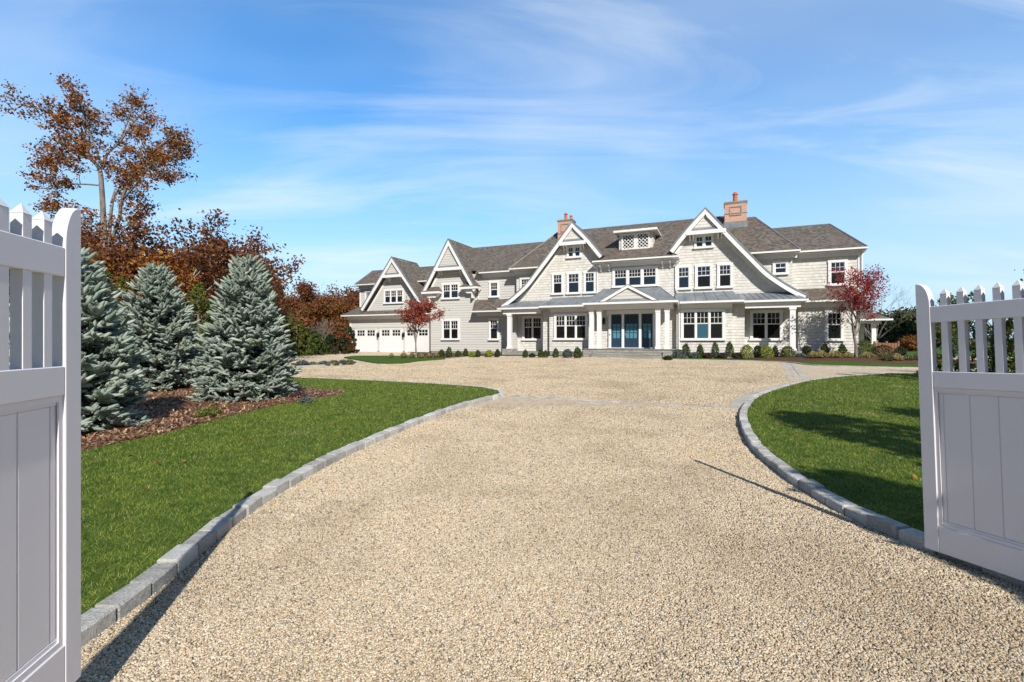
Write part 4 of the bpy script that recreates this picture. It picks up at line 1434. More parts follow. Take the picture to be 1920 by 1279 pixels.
def leaf_mesh(name, C, size, material, rng, aspect=0.6, up=0.0, jitter=0.35, bend=0.25):
    """small folded leaf faces at the centres C"""
    n = len(C)
    C = np.asarray(C)
    u = unit(n, rng)
    w = unit(n, rng); w[:, 2] += up
    v = np.cross(w, u); v /= np.linalg.norm(v, axis=1, keepdims=True) + 1e-9
    s = size * (1 + jitter * (rng.random((n, 1)) * 2 - 1))
    nrm = np.cross(u, v)
    a = u * s * 0.5
    b = v * s * 0.5 * aspect
    f = nrm * s * bend * 0.5
    V = np.stack([C - a, C + b + f, C + a, C - b + f], 1).reshape(-1, 3)
    I = np.arange(n)[:, None] * 4
    F = np.concatenate([I + np.array([[0, 1, 2]]), I + np.array([[0, 2, 3]])], 1).reshape(-1, 3)
    return np_mesh(name, V, F, material)


def grow(rnd, tubes, tips, p, d, L, r, depth, up=0.25, wander=0.22, kids=(3, 4), spread=0.9, ratio=0.62):
    """a limb and its branches; tips collects leaf-bearing points"""
    pts = [Vector(p)]
    d = Vector(d).normalized()
    n = 5
    for k in range(n):
        d = (d + Vector((rnd.gauss(0, wander), rnd.gauss(0, wander), rnd.gauss(0, wander) + up * 0.25))).normalized()
        pts.append(pts[-1] + d * L / n)
    radii = [r * (1 - 0.72 * k / n) for k in range(n + 1)]
    tubes.append((pts, radii))
    if depth <= 0:
        for k in range(2, n + 1):
            tips.append(pts[k])
        return
    for _ in range(rnd.randint(*kids)):
        f = rnd.uniform(0.35, 0.95)
        k = min(int(f * n), n - 1)
        q = pts[k] + (pts[k + 1] - pts[k]) * (f * n - k)
        ax = Vector((rnd.gauss(0, 1), rnd.gauss(0, 1), rnd.gauss(0, 0.6)))
        dd = (pts[k + 1] - pts[k]).normalized() + ax.normalized() * spread
        grow(rnd, tubes, tips, q, dd, L * ratio * rnd.uniform(0.75, 1.2), radii[k] * 0.6, depth - 1, up, wander, kids, spread, ratio)
    grow(rnd, tubes, tips, pts[-1], d, L * ratio * 0.9, radii[-1], depth - 1, up, wander, kids, spread, ratio)


def wood_mesh(name, tubes, material, n=6):
    mb = MB()
    for pts, rr in tubes:
        mb.tube(pts, [max(x, 0.004) for x in rr], n if rr[0] > 0.03 else 4)
    return mb.mesh(name, material, smooth=True)


def clump_points(tips, per, sig, rng, flat=0.7):
    T = np.array([tuple(t) for t in tips])
    C = np.repeat(T, per, axis=0)
    C = C + rng.normal(size=C.shape) * np.array([sig, sig, sig * flat])
    return C


def broadleaf(name, label, cat, base, h, leaf, bark, seed, group=None, trunk=0.3, limbs=6, lean=(0, 0), r0=None, depth=2, per=9, size=0.16, sig=0.28, reach=0.5,
              spread=0.9, up=0.35, limb_out=0.8, zoff=0.0, stems=1, keep=1.0, wander=0.2):
    rnd = random.Random(seed); rng = np.random.default_rng(seed)
    root = thing(name, label, cat, (base[0], base[1], gz(base[1]) + zoff), 0, group)
    tubes, tips = [], []
    r0 = r0 or h * 0.016
    for s in range(stems):
        ln = Vector((lean[0] + (rnd.uniform(-.25, .25) if stems > 1 else 0), lean[1] + (rnd.uniform(-.25, .25) if stems > 1 else 0), 1)).normalized()
        p0 = Vector((rnd.uniform(-.15, .15) if stems > 1 else 0, 0, -0.1))
        tp = [p0]
        for k in range(1, 6):
            tp.append(p0 + ln * (h * trunk * k / 5) + Vector((rnd.gauss(0, .012 * h) * k / 5, rnd.gauss(0, .012 * h) * k / 5, 0)))
        tubes.append((tp, [r0 * 1.35] + [r0 * (1 - 0.06 * k) for k in range(1, 6)]))
        for k in range(limbs):
            a = 2 * math.pi * (k + rnd.random() * 0.6) / limbs
            o = limb_out * rnd.uniform(0.4, 1.15)
            dd = Vector((math.cos(a) * o, math.sin(a) * o, 1.0)) + ln * 0.3
            st = tp[rnd.choice((3, 4, 5, 5))]
            grow(rnd, tubes, tips, st, dd, h * reach * rnd.uniform(0.75, 1.1), r0 * 0.62, depth, up, wander, (2, 3), spread)
    # keep the tree to its height
    zs = sorted(t.z for t in tips)
    zmax = zs[int(len(zs) * .985) - 1]
    tips = [t for t in tips if t.z <= zmax * 1.03]
    k = h / zmax
    tubes = [([Vector((p.x * k, p.y * k, p.z * k)) for p in a], b) for a, b in tubes]
    tips = [t * k for t in tips]
    link('trunk', wood_mesh('trunk', tubes, M[bark]), root)
    if leaf:
        tips = [t for t in tips if rnd.random() < keep]
        link('crown', leaf_mesh('crown', clump_points(tips, per, sig, rng), size, M[leaf], rng), root)
    return root


# ------------------------------------------------------------------ blue spruces
def spruce(label, base, H, R, seed, shoots=1.0):
    rnd = random.Random(seed); rng = np.random.default_rng(seed)
    root = thing('blue_spruce', label, 'spruce', (base[0], base[1], gz(base[1]) + LAWN_H), 0, 'blue spruces in the mulch bed')
    tubes = [([Vector((0, 0, -0.05)), Vector((0, 0, H * .5)), Vector((0, 0, H * 0.97))], [0.055, 0.035, 0.012])]
    S, Dv, Ln, Od = [], [], [], []
    z = 0.06
    while z < H * 0.97:
        f = z / H
        r = R * (1 - f) ** 0.68 * (0.80 + 0.20 * min(1, f / 0.15))
        nb = max(5, int(15 * (1 - f) + 5))
        a0 = rnd.random() * 6.28
        for k in range(nb):
            a = a0 + 6.283 * k / nb + rnd.uniform(-.25, .25)
            L = r * rnd.uniform(0.82, 1.10) + 0.03
            el = math.radians(-8 + 48 * f + rnd.uniform(-13, 14))
            d = Vector((math.cos(a) * math.cos(el), math.sin(a) * math.cos(el), math.sin(el)))
            p0 = Vector((0, 0, z))
            tipp = p0 + d * L + Vector((0, 0, 0.10 * L))
            tubes.append(([p0, p0 + d * L * .6, tipp], [0.014, 0.009, 0.004]))
            side = Vector((-math.sin(a), math.cos(a), 0))
            s = max(L * 0.30, L - 0.85)
            while s < L:
                q = p0 + d * s + Vector((0, 0, 0.10 * s * s / max(L, .01)))
                for sg in (-1, 1):
                    ll = rnd.uniform(0.10, 0.24) * (0.75 + 0.35 * (1 - f))
                    dd = (d * rnd.uniform(0.2, 1.0) + side * sg * rnd.uniform(0.3, 1.2) + Vector((rnd.gauss(0, .25), rnd.gauss(0, .25), rnd.uniform(-.35, .6)))).normalized()
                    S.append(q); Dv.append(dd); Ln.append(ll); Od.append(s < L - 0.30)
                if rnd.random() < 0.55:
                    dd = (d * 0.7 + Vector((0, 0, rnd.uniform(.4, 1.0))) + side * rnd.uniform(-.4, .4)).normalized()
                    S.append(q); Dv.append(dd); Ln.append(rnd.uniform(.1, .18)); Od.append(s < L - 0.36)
                s += 0.072 / shoots
            S.append(tipp); Dv.append((d + Vector((0, 0, .25))).normalized()); Ln.append(rnd.uniform(.12, .22)); Od.append(False)
        z += 0.105 if f < 0.8 else 0.075
    for k in range(7):
        a = 6.283 * k / 7
        S.append(Vector((0, 0, H * 0.93))); Dv.append(Vector((math.cos(a) * .3, math.sin(a) * .3, 1)).normalized()); Ln.append(rnd.uniform(.14, .26)); Od.append(False)
    S = np.array([tuple(s) for s in S]); Dv = np.array([tuple(s) for s in Dv]); Ln = np.array(Ln); Od = np.array(Od)
    link('trunk', wood_mesh('trunk', tubes, M['bark_brown'], 6), root)
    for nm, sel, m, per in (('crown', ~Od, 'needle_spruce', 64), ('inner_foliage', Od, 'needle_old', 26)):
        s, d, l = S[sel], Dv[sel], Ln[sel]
        n = len(s)
        if not n:
            continue
        ref = np.where(np.abs(d[:, 2:3]) > 0.9, np.array([[1.0, 0, 0]]), np.array([[0, 0, 1.0]]))
        a = np.cross(d, ref); a /= np.linalg.norm(a, axis=1, keepdims=True)
        b = np.cross(d, a)
        if nm == 'crown':      # dense core of each shoot: a tapering seven-sided finger
            tt = np.array([0.0, 0.12, 0.45, 0.8, 1.02]); rr_ = np.array([.012, .023, .026, .022, .006])
            k7 = np.arange(7) * 6.283 / 7
            ring = a[:, None, None, :] * np.cos(k7)[None, None, :, None] + b[:, None, None, :] * np.sin(k7)[None, None, :, None]
            wob = 0.86 + 0.28 * rng.random((n, 5, 7, 1))
            bend = np.zeros((n, 5, 1, 3)); bend[..., 2] = (0.10 * tt ** 2)[None, :, None] * l[:, None, None]
            CV = s[:, None, None, :] + d[:, None, None, :] * (tt[None, :] * l[:, None])[:, :, None, None] + bend + ring * rr_[None, :, None, None] * wob
            base_i = (np.arange(n) * 35)[:, None, None]
            jj, kk = np.meshgrid(np.arange(4), np.arange(7), indexing='ij')
            q4 = np.stack([jj * 7 + kk, jj * 7 + (kk + 1) % 7, (jj + 1) * 7 + (kk + 1) % 7, (jj + 1) * 7 + kk], -1).reshape(1, 28, 4)
            link('shoots', np_mesh('shoots', CV.reshape(-1, 3), (base_i + q4).reshape(-1, 4), M['needle_spruce']), root)
        th = rng.random((n, per)) * 6.283
        t = (np.arange(per)[None, :] + rng.random((n, per))) / per
        rad = a[:, None, :] * np.cos(th)[..., None] + b[:, None, :] * np.sin(th)[..., None]
        base_ = s[:, None, :] + d[:, None, :] * (t * l[:, None])[..., None]
        nl = (0.032 + 0.010 * rng.random((n, per)))[..., None] * (1 - 0.25 * t[..., None])
        fw = 0.55 + 0.5 * t[..., None]
        tip = base_ + (rad * 0.85 + d[:, None, :] * fw) / np.sqrt(0.72 + fw ** 2) * nl
        tang = np.cross(np.broadcast_to(d[:, None, :], rad.shape), rad)
        w = 0.0048 if nm == 'crown' else 0.006
        V = np.stack([base_ - tang * w, base_ + tang * w, tip], 2).reshape(-1, 3)
        F = np.arange(len(V)).reshape(-1, 3)
        link(nm, np_mesh(nm, V, F, M[m]), root)
    return root

spruce('plump blue spruce with broad skirt at the lawn end of the mulch bed', (-5.70, 10.3), 2.98, 0.95, 21)
spruce('blue spruce set farthest back, standing between the two other blue spruces', (-8.98, 12.1), 3.05, 1.12, 22)
spruce('blue spruce half hidden by the open gate, with long drooping lower boughs', (-6.32, 6.85), 2.50, 0.92, 23)


# small green sprigs in the mulch
def low_plant(name, label, cat, loc, r, h, leaf, seed, n=260, size=0.05, group=None):
    rng = np.random.default_rng(seed)
    root = thing(name, label, cat, loc, 0, group)
    C = unit(n, rng) * (rng.random((n, 1)) ** 0.4)
    C = C * np.array([r, r, h]); C[:, 2] = np.abs(C[:, 2])
    link('foliage', leaf_mesh('foliage', C, size, M[leaf], rng), root)
    mb = MB()
    rnd = random.Random(seed)
    for k in range(5):
        a = rnd.random() * 6.28
        mb.tube([(0, 0, -0.02), (math.cos(a) * r * .4, math.sin(a) * r * .4, h * .4), (math.cos(a) * r * .8, math.sin(a) * r * .8, h * .7)], [0.012, 0.008, 0.004], 4)
    mb.build('stem', M['bark_brown'], root)
    return root
for k, (px, py, r, h, lab) in enumerate([(392, 782, 0.22, 0.16, 'small green juniper sprig sprawling on the mulch in front of the spruces'),
                                         (560, 745, 0.20, 0.10, 'dull purple-grey ground plant at the foot of the plump spruce'),
                                         (575, 755, 0.14, 0.12, 'little blue-green seedling near the tip of the mulch bed')]):
    x, y = G(px, py, LAWN_H)
    low_plant('juniper', lab, 'shrub', (x, y, gz(y) + LAWN_H + 0.01), r, h, ('leaf_cedar', 'leaf_plum', 'leaf_blue')[k], 40 + k, 380, 0.045)

# ------------------------------------------------------------------ tall oak behind the spruces
def tall_oak():
    rnd = random.Random(5); rng = np.random.default_rng(5)
    Y0 = 22.0
    bx_, by_ = (187 - 960) / 900 * Y0, Y0
    root = thing('oak_tree', 'tall open oak with sparse rust-brown leaves towering over the trees by the gate', 'tree', (bx_, by_, gz(by_)))
    def W(px, py, dy=0.0):
        x = 22 + px * 0.340; y = 124 + py * 0.345
        return Vector(((x - 960) / 900 * Y0 - bx_, dy, (639.5 - y) / 900 * Y0 + ZC - gz(by_)))
    limbs = [
        ([(515, 1500), (520, 1080), (515, 830), (510, 650), (500, 560), (440, 490), (400, 400), (330, 330), (250, 260)], .20, 0.0, -0.4),
        ([(528, 1080), (532, 720), (560, 650), (640, 560), (720, 470), (800, 400)], .10, 0, 1.2),
        ([(540, 1150), (560, 980), (620, 840), (650, 740), (720, 620), (800, 540), (900, 470), (1000, 415)], .13, 0, -1.0),
        ([(650, 740), (760, 670), (850, 610), (940, 570)], .06, -.4, -1.5),
        ([(500, 560), (510, 470), (560, 400), (610, 300), (640, 240), (700, 190)], .09, 0, .8),
        ([(508, 650), (420, 648), (340, 655), (280, 680), (180, 690)], .045, 0, -.6),
        ([(440, 490), (360, 455), (270, 440), (190, 460), (130, 468)], .06, 0, .9),
        ([(400, 400), (385, 300), (340, 210)], .045, 0, .5),
        ([(330, 330), (240, 275), (150, 262)], .045, -.3, -1.0),
        ([(505, 560), (490, 430), (480, 300), (465, 200)], .055, 0, -1.2),
        ([(560, 400), (580, 260), (570, 150)], .045, .3, 1.0),
        ([(800, 540), (880, 520), (980, 480)], .035, -.5, .3),
        ([(640, 560), (720, 530), (800, 560)], .035, .4, 1.3),
        ([(440, 490), (330, 540), (280, 590)], .035, 0, -1.0),
        ([(520, 900), (420, 850), (330, 810), (230, 800)], .05, 0, -.7),
        ([(600, 880), (680, 830), (700, 800)], .03, 0, .4),
        ([(515, 960), (450, 900), (380, 900), (330, 960)], .045, 0, 1.0),
        ([(540, 1000), (620, 930), (720, 880), (770, 930)], .045, 0, -.9),
        ([(520, 1050), (440, 1010), (360, 1060)], .045, 0, -1.0),
    ]
    tubes, tips = [], []
    for pts, r, d0, d1 in limbs:
        n = len(pts)
        P = [W(a, b, d0 + (d1 - d0) * k / (n - 1)) for k, (a, b) in enumerate(pts)]
        P = catmull3(P)
        m = len(P)
        tubes.append((P, [r * .62 * (1 - 0.8 * k / (m - 1)) + 0.012 for k in range(m)]))
        start = 0.45 if r > .15 else 0.30
        L = sum((a - b).length for a, b in zip(P, P[1:]))
        cnt = int(L * (1 - start) * 4.6) + 3
        for q in range(cnt):
            f = start + (1 - start) * (q + rnd.random()) / cnt
            k = min(int(f * (m - 1)), m - 2)
            p = P[k]
            t = (P[k + 1] - P[k]).normalized()
            d = t * 0.7 + Vector((rnd.gauss(0, .75), rnd.gauss(0, .75), rnd.gauss(0.1, .55)))
            grow(rnd, tubes, tips, p, d, rnd.uniform(0.40, 0.85), 0.022, 1, 0.2, 0.25, (1, 2), 0.9, 0.6)
        tips.append(P[-1])
    link('trunk', wood_mesh('trunk', tubes, M['bark_grey'], 7), root)
    T = np.array([tuple(t) for t in tips])
    T = T[rng.random(len(T)) < 0.56]
    C = np.repeat(T, 11, axis=0) + rng.normal(size=(len(T) * 11, 3)) * np.array([.15, .15, .10])
    link('crown', leaf_mesh('crown', C, 0.12, M['leaf_oak'], rng, aspect=.65), root)


def catmull3(P, sub=4):
    P = [P[0] * 2 - P[1]] + P + [P[-1] * 2 - P[-2]]
    out = []
    for i in range(1, len(P) - 2):
        p0, p1, p2, p3 = P[i - 1], P[i], P[i + 1], P[i + 2]
        for k in range(sub):
            t = k / sub
            out.append(0.5 * ((2 * p1) + (-p0 + p2) * t + (2 * p0 - 5 * p1 + 4 * p2 - p3) * t * t + (-p0 + 3 * p1 - 3 * p2 + p3) * t ** 3))
    out.append(P[-2])
    return out
tall_oak()

GB = 'autumn trees behind the spruces'
def bp(px, Y):
    return ((px - 960) / 900.0 * Y, Y)
def hh(py, Y):
    return (639.5 - py) / 900.0 * Y + ZC - gz(Y)

broadleaf('oak_tree', 'russet oak with pale forked limbs rising between the middle and the plump spruce', 'tree', bp(330, 23), hh(418, 23), 'leaf_russet', 'bark_pale', 31, GB, 0.30, 6, per=26, size=.17, sig=.26, limb_out=.75, keep=.95)
broadleaf('oak_tree', 'dark russet oak rising behind the plump spruce, its top sloping to the right', 'tree', bp(425, 25), hh(448, 25), 'leaf_russet', 'bark_pale', 32, GB, 0.25, 7, per=26, size=.17, sig=.28, limb_out=.9, keep=.95)
broadleaf('oak_tree', 'low orange-brown oak at the foot of the tall oak', 'tree', bp(255, 21), hh(482, 21), 'leaf_oak', 'bark_grey', 33, GB, 0.22, 7, per=24, size=.17, sig=.28, limb_out=.9)
broadleaf('oak_tree', 'rust-brown oak crowded behind the open gate and the tall oak', 'tree', bp(170, 26), hh(445, 26), 'leaf_oak', 'bark_grey', 34, GB, 0.25, 7, per=24, size=.17, sig=.30, limb_out=.9)
broadleaf('oak_tree', 'shaded brown oak filling the gap beneath the russet oaks', 'tree', bp(370, 27), hh(490, 27), 'leaf_russet', 'bark_grey', 35, GB, 0.2, 8, per=26, size=.19, sig=.34, limb_out=1.0)
broadleaf('oak_tree', 'small brown oak at the right end of the trees behind the spruces', 'tree', bp(465, 30), hh(525, 30), 'leaf_russet', 'bark_grey', 36, GB, 0.2, 7, per=24, size=.18, sig=.32, limb_out=.8)
broadleaf('oak_tree', 'brown oak behind the gate leaf, only its rusty top seen above', 'tree', bp(60, 27), hh(420, 27), 'leaf_oak', 'bark_grey', 37, GB, 0.25, 7, per=20, size=.18, sig=.32, limb_out=.9)


for k, (px, Y, py, leaf, lab) in enumerate([(-60, 38, 430, 'leaf_oak', 'rusty oak at the far left, seen only through the gate pickets'), (110, 40, 455, 'leaf_russet', 'dim brown oak far behind the left gate'),
                                           (215, 42, 470, 'leaf_russet', 'dim brown oak far behind the tall oak'), (300, 40, 480, 'leaf_oak', 'dim rusty oak behind the forked pale limbs'),
                                           (385, 43, 478, 'leaf_russet', 'dim brown oak behind the gap of the yellow-green cedar'), (445, 40, 518, 'leaf_oak', 'dim rusty oak behind the plump spruce'),
                                           (160, 34, 520, 'leaf_dark', 'dark green tree low behind the gate leaf'), (280, 33, 560, 'leaf_green', 'green understorey tree behind the middle spruce'),
                                           (350, 36, 570, 'leaf_cedar', 'olive understorey tree behind the yellow-green cedar'), (470, 36, 575, 'leaf_green', 'green understorey tree behind the plump spruce')]):
    broadleaf('oak_tree' if py < 515 else 'understorey_tree', lab, 'tree', bp(px, Y), hh(py, Y), leaf, 'bark_grey', 400 + k, GB, 0.12, 9, per=22, size=.27, sig=.45, limb_out=1.15, up=.2)


# ------------------------------------------------------------------ cedars / arborvitae
def cedar(label, base, h, r, leaf, seed, group, n=3200, zoff=0.0, size=0.12, name='cedar_tree', cat='tree', power=0.75):
    rng = np.random.default_rng(seed); rnd = random.Random(seed)
    root = thing(name, label, cat, (base[0], base[1], gz(base[1]) + zoff), 0, group)
    tubes = [([Vector((0, 0, -0.05)), Vector((0, 0, h * .5)), Vector((0, 0, h * .95))], [0.02 * h, 0.013 * h, 0.004 * h])]
    # upright sprays in clumps over the cone
    k = int(n / 22)
    f = rng.random(k) ** 1.25
    a = rng.random(k) * 6.283
    rr = r * (1 - f) ** power * (0.55 + 0.5 * rng.random(k)) + 0.02
    P = np.stack([np.cos(a) * rr, np.sin(a) * rr, f * h * 0.93 + 0.04], 1)
    for q in range(0, k, 6):
        tubes.append(([Vector((0, 0, P[q][2] * .8)), Vector(P[q])], [0.012, 0.004]))
    up = np.array([0, 0, 1.0])
    C = np.repeat(P, 22, axis=0)
    t = rng.random((len(C), 1))
    out = np.stack([np.cos(a), np.sin(a), np.zeros(k)], 1)
    D = np.repeat(out, 22, axis=0) * 0.35 + up
    C = C + D * t * (0.10 * h * 0.55) + rng.normal(size=C.shape) * 0.035 * np.array([1, 1, 1.0]) * (h / 3)
    link('trunk', wood_mesh('trunk', tubes, M['bark_brown'], 6), root)
    link('crown', leaf_mesh('crown', C, size, M[leaf], rng, aspect=.45), root)
    return root
GC = 'cedars between and behind the spruces'
cedar('yellow-green cedar standing in the gap left of the plump spruce', bp(372, 16.5), hh(530, 16.5), 0.85, 'leaf_cedar', 51, GC, 5200, size=.085)
cedar('narrow cedar partly behind the left side of the plump spruce', bp(405, 17.5), hh(560, 17.5), 0.6, 'leaf_cedar', 52, GC, 3200, size=.085)
cedar('bronzed cedar behind the left side of the middle spruce', bp(230, 16), hh(520, 16), 0.8, 'leaf_cedar', 53, GC, 4200, size=.085)
cedar('dark cedar tucked behind the gap between the gate and middle spruce', bp(195, 15), hh(500, 15), 0.6, 'leaf_green', 54, GC, 3200, size=.085)
cedar('dark slim cedar just behind the right side of the plump spruce', bp(497, 17), hh(498, 17), 0.5, 'leaf_dark', 55, GC, 3800, size=.08)
cedar('low green cedar behind the skirt of the middle spruce', bp(335, 19), hh(560, 19), 0.9, 'leaf_green', 56, GC, 3200, size=.10)

# ------------------------------------------------------------------ trees beyond the garage
GD = 'woodland trees beyond the garage court'
far = [(525, 62, 556, 'leaf_redoak', 'dull red oak next to the plump spruce, beyond the gravel'),
       (556, 66, 558, 'leaf_pine', 'thin pine with ragged top among the red oaks'),
       (572, 63, 570, 'leaf_orange', 'orange oak left of the tallest tree of the far wood'),
       (606, 66, 535, 'leaf_redoak', 'tallest tree of the far wood, red-brown with a domed top'),
       (588, 58, 580, 'leaf_orange', 'broad orange oak in front of the tallest far tree'),
       (628, 60, 572, 'leaf_orange', 'orange and olive oak left of the bare pale trunks'),
       (650, 64, 555, 'leaf_redoak', 'reddish oak with bare twigs beside the garage eave'),
       (668, 66, 548, 'leaf_orange', 'orange oak half hidden by the garage corner'),
       (540, 56, 600, 'leaf_redoak', 'low red oak just right of the plump spruce'),
       (640, 55, 606, 'leaf_orange', 'low yellow-brown oak next to the garage wall'),
       (505, 60, 562, 'leaf_russet', 'brown oak peering over the right shoulder of the plump spruce')]
for k, (px, Y, py, leaf, lab) in enumerate(far):
    broadleaf('pine_tree' if leaf == 'leaf_pine' else 'oak_tree', lab, 'tree', bp(px, Y), hh(py, Y), leaf, 'bark_grey', 60 + k, GD, 0.25, 6, per=20, size=.30, sig=.45, limb_out=.7, keep=.9)
for k, (px, Y, py, leaf, lab) in enumerate([(515, 78, 600, 'leaf_green', 'low green tree behind the far wood, next to the plump spruce'), (545, 80, 598, 'leaf_orange', 'low orange tree deep in the far wood'),
                                           (580, 78, 602, 'leaf_green', 'low green tree deep in the far wood'), (612, 80, 598, 'leaf_redoak', 'low reddish tree deep in the far wood'),
                                           (642, 78, 600, 'leaf_cedar', 'low olive tree deep in the far wood'), (668, 80, 596, 'leaf_redoak', 'low reddish tree behind the garage corner')]):
    broadleaf('understorey_tree', lab, 'tree', bp(px, Y), hh(py, Y), leaf, 'bark_grey', 440 + k, GD, 0.08, 9, per=26, size=.5, sig=.8, limb_out=1.3, up=.1)
bare = broadleaf('bare_tree', 'small leafless tree with round twiggy head and pale trunk at the court edge', 'tree', G(607, 662), 2.9, None, 'bark_grey', 81, None, 0.36, 9, r0=.07, depth=3, reach=.45, spread=.9)
GE = 'green shrubs along the far edge of the gravel'
for k, (px, py, top, r, leaf, lab) in enumerate([(556, 668, 606, 1.3, 'leaf_cedar', 'yellow-green bush beside the plump spruce at the court edge'),
                                                (575, 667, 618, 1.5, 'leaf_green', 'broad green bush at the far edge of the garage court'),
                                                (592, 665, 626, 1.3, 'leaf_green', 'rounded green bush left of the small leafless tree'),
                                                (625, 664, 628, 1.3, 'leaf_dark', 'dark bush right of the small leafless tree'),
                                                (640, 663, 622, 1.2, 'leaf_russet', 'brownish bush near the garage corner'),
                                                (652, 662, 612, 0.9, 'leaf_dark', 'dark narrow evergreen against the garage corner')]):
    x, y = G(px, py)
    cedar(lab, (x, y), hh(top, y), r, leaf, 90 + k, GE, 2600, size=.22, name='shrub', cat='shrub', power=0.45)

# ------------------------------------------------------------------ maples by the house
broadleaf('maple_tree', 'small crimson maple on a slim trunk in front of the right wing', 'tree', (0.7167 * 26.6, 26.6), hh(505, 26.6) - 0.26, 'leaf_maple', 'bark_grey', 109, None, 0.36, 10, r0=.085, depth=2, per=9, size=.11, sig=.14, reach=.30, limb_out=.72, spread=.7, zoff=.26, up=.3, wander=.14)
x, y = G(780, 672)
broadleaf('maple_tree', 'small pinkish-red maple in front of the garage doors', 'tree', (x, y), hh(562, y), 'leaf_maple_pale', 'bark_grey', 104, None, 0.40, 8, r0=.06, depth=2, per=10, size=.12, sig=.15, reach=.34, limb_out=.5, spread=.75, up=.3)

# ------------------------------------------------------------------ far right
GF = 'trees beyond the right end of the house'
broadleaf('bare_tree', 'leafless tree with fine drooping twigs right of the crimson maple', 'tree', bp(1640, 46), hh(538, 46), None, 'bark_grey', 111, GF, 0.2, 7, r0=.12, depth=3, lean=(.25, 0), limb_out=.9)
for k, (px, Y, py, leaf, sz, lab) in enumerate([(1690, 60, 588, 'leaf_pine', .4, 'wind-shaped dark pine left of the right gate'),
                                               (1722, 55, 582, 'leaf_pine', .4, 'dense dark pine showing beside the right gate post'),
                                               (1660, 70, 600, 'leaf_pine', .45, 'distant pine low behind the side porch'),
                                               (1755, 58, 590, 'leaf_pine', .4, 'dark pine seen through the first gap in the right gate'),
                                               (1706, 42, 636, 'leaf_orange', .2, 'small orange-leaved tree in front of the pines at the right'),
                                               (1735, 90, 615, 'leaf_dark', .5, 'faint dark tree far behind the pines'),
                                               (1675, 85, 622, 'leaf_pine', .5, 'faint grey-green tree far behind the side porch')]):
    broadleaf('pine_tree' if leaf == 'leaf_pine' else 'tree', lab, 'tree', bp(px, Y), hh(py, Y), leaf, 'bark_grey', 120 + k, GF, 0.25, 7, per=16, size=sz, sig=sz * 1.0, limb_out=1.3, up=.1, spread=1.0)
GH = 'evergreens behind the right gate'
for k, (px, Y, py, r, lab) in enumerate([(1778, 14.5, 556, .75, 'evergreen seen through the gap next to the right gate post'),
                                        (1815, 15.0, 552, .8, 'evergreen behind the second and third pickets of the right gate'),
                                        (1862, 14.2, 575, .8, 'evergreen behind the middle of the right gate opening'),
                                        (1912, 13.6, 570, .8, 'evergreen at the right edge behind the right gate'),
                                        (1945, 13.0, 540, .8, 'evergreen beyond the right edge whose side shows through the pickets')]):
    cedar(lab, bp(px, Y), hh(py, Y), r, 'leaf_green' if k % 2 else 'leaf_cedar', 140 + k, GH, 3000, zoff=LAWN_H, size=.09, power=.6)
broadleaf('tree', 'tree reaching a few dark leafy twigs into view above the right gate', 'tree', bp(2030, 15), hh(505, 15), 'leaf_dark', 'bark_grey', 151, None, .3, 6, per=6, size=.12, sig=.2, limb_out=.8)
# hedge trees along the drive, right of the gate: their shadows fall across the lawn
for k, (x, y, h, r) in enumerate([(6.35, 2.25, 4.55, 1.7), (8.7, 2.4, 4.8, 1.5), (4.25, -0.1, 3.6, 1.05), (6.0, -0.6, 3.9, 1.3), (4.35, -1.15, 3.5, 1.1)]):
    cedar('tall evergreen of the entrance hedge right of the gate, seen only by its shadow', (x, y), h, r, 'leaf_green', 160 + k, 'entrance hedge evergreens', 11000, zoff=LAWN_H, size=.14, power=.42)
# cedar stockade by the side porch
fc = thing('wooden_fence', 'low reddish cedar fence by the side porch', 'fence', (0.79 * 30.5, 30.5, gz(30.5) + .2))
pl = MB()
for k in range(7):
    pl.box(-1.0 + k * 0.20, -1.0 + k * 0.20 + 0.17, -0.02, 0.01, 0.05, 0.78)
pl.build('board', M['cedar'], fc)
for s in (-1.06, -0.3, 0.44):
    MB().box(s, s + 0.10, 0.011, 0.11, -0.2, 0.9).build('post', M['cedar'], fc)


# ------------------------------------------------------------------ foundation shrubs
def shrub(name, label, loc, w, h, leaf, seed, shape='cone', n=620, size=0.06, group='shrubs along the front of the house'):
    rng = np.random.default_rng(seed); rnd = random.Random(seed)
    root = thing(name, label, 'shrub', loc, 0, group)
    if shape == 'cone':
        f = rng.random(n)
        prof = np.sqrt(np.clip(1 - f ** 2.2, 0, 1)) * np.minimum(1, 0.66 + f * 1.6)
    else:
        f = rng.random(n)
        prof = np.sqrt(np.clip(1 - (f * 1.6 - 0.6) ** 2, 0, 1))
    a = rng.random(n) * 6.283
    lump = 1 + 0.16 * np.sin(a * 3 + seed) * np.sin(f * 9 + seed)
    rr = w * 0.5 * prof * lump * np.sqrt(0.35 + 0.65 * rng.random(n))
    C = np.stack([np.cos(a) * rr, np.sin(a) * rr, f * h * 0.96 + 0.01], 1) + rng.normal(size=(n, 3)) * 0.015
    if shape == 'cone':   # a few shoots standing out of the top
        for q in range(7):
            b = rng.random() * 6.283; rt = w * .25 * rng.random()
            k = 7
            C = np.vstack([C, np.stack([np.full(k, math.cos(b) * rt), np.full(k, math.sin(b) * rt), h * (.86 + .26 * np.arange(k) / k)], 1) + rng.normal(size=(k, 3)) * .012])
    link('foliage', leaf_mesh('foliage', C, size, M[leaf], rng), root)
    mb = MB()
    for q in range(6):
        b = rnd.random() * 6.28
        mb.tube([(0, 0, -0.05), (math.cos(b) * w * .15, math.sin(b) * w * .15, h * .45), (math.cos(b) * w * .25, math.sin(b) * w * .25, h * .8)], [0.02, 0.012, 0.005], 4)
    mb.build('stem', M['bark_brown'], root)
    return root


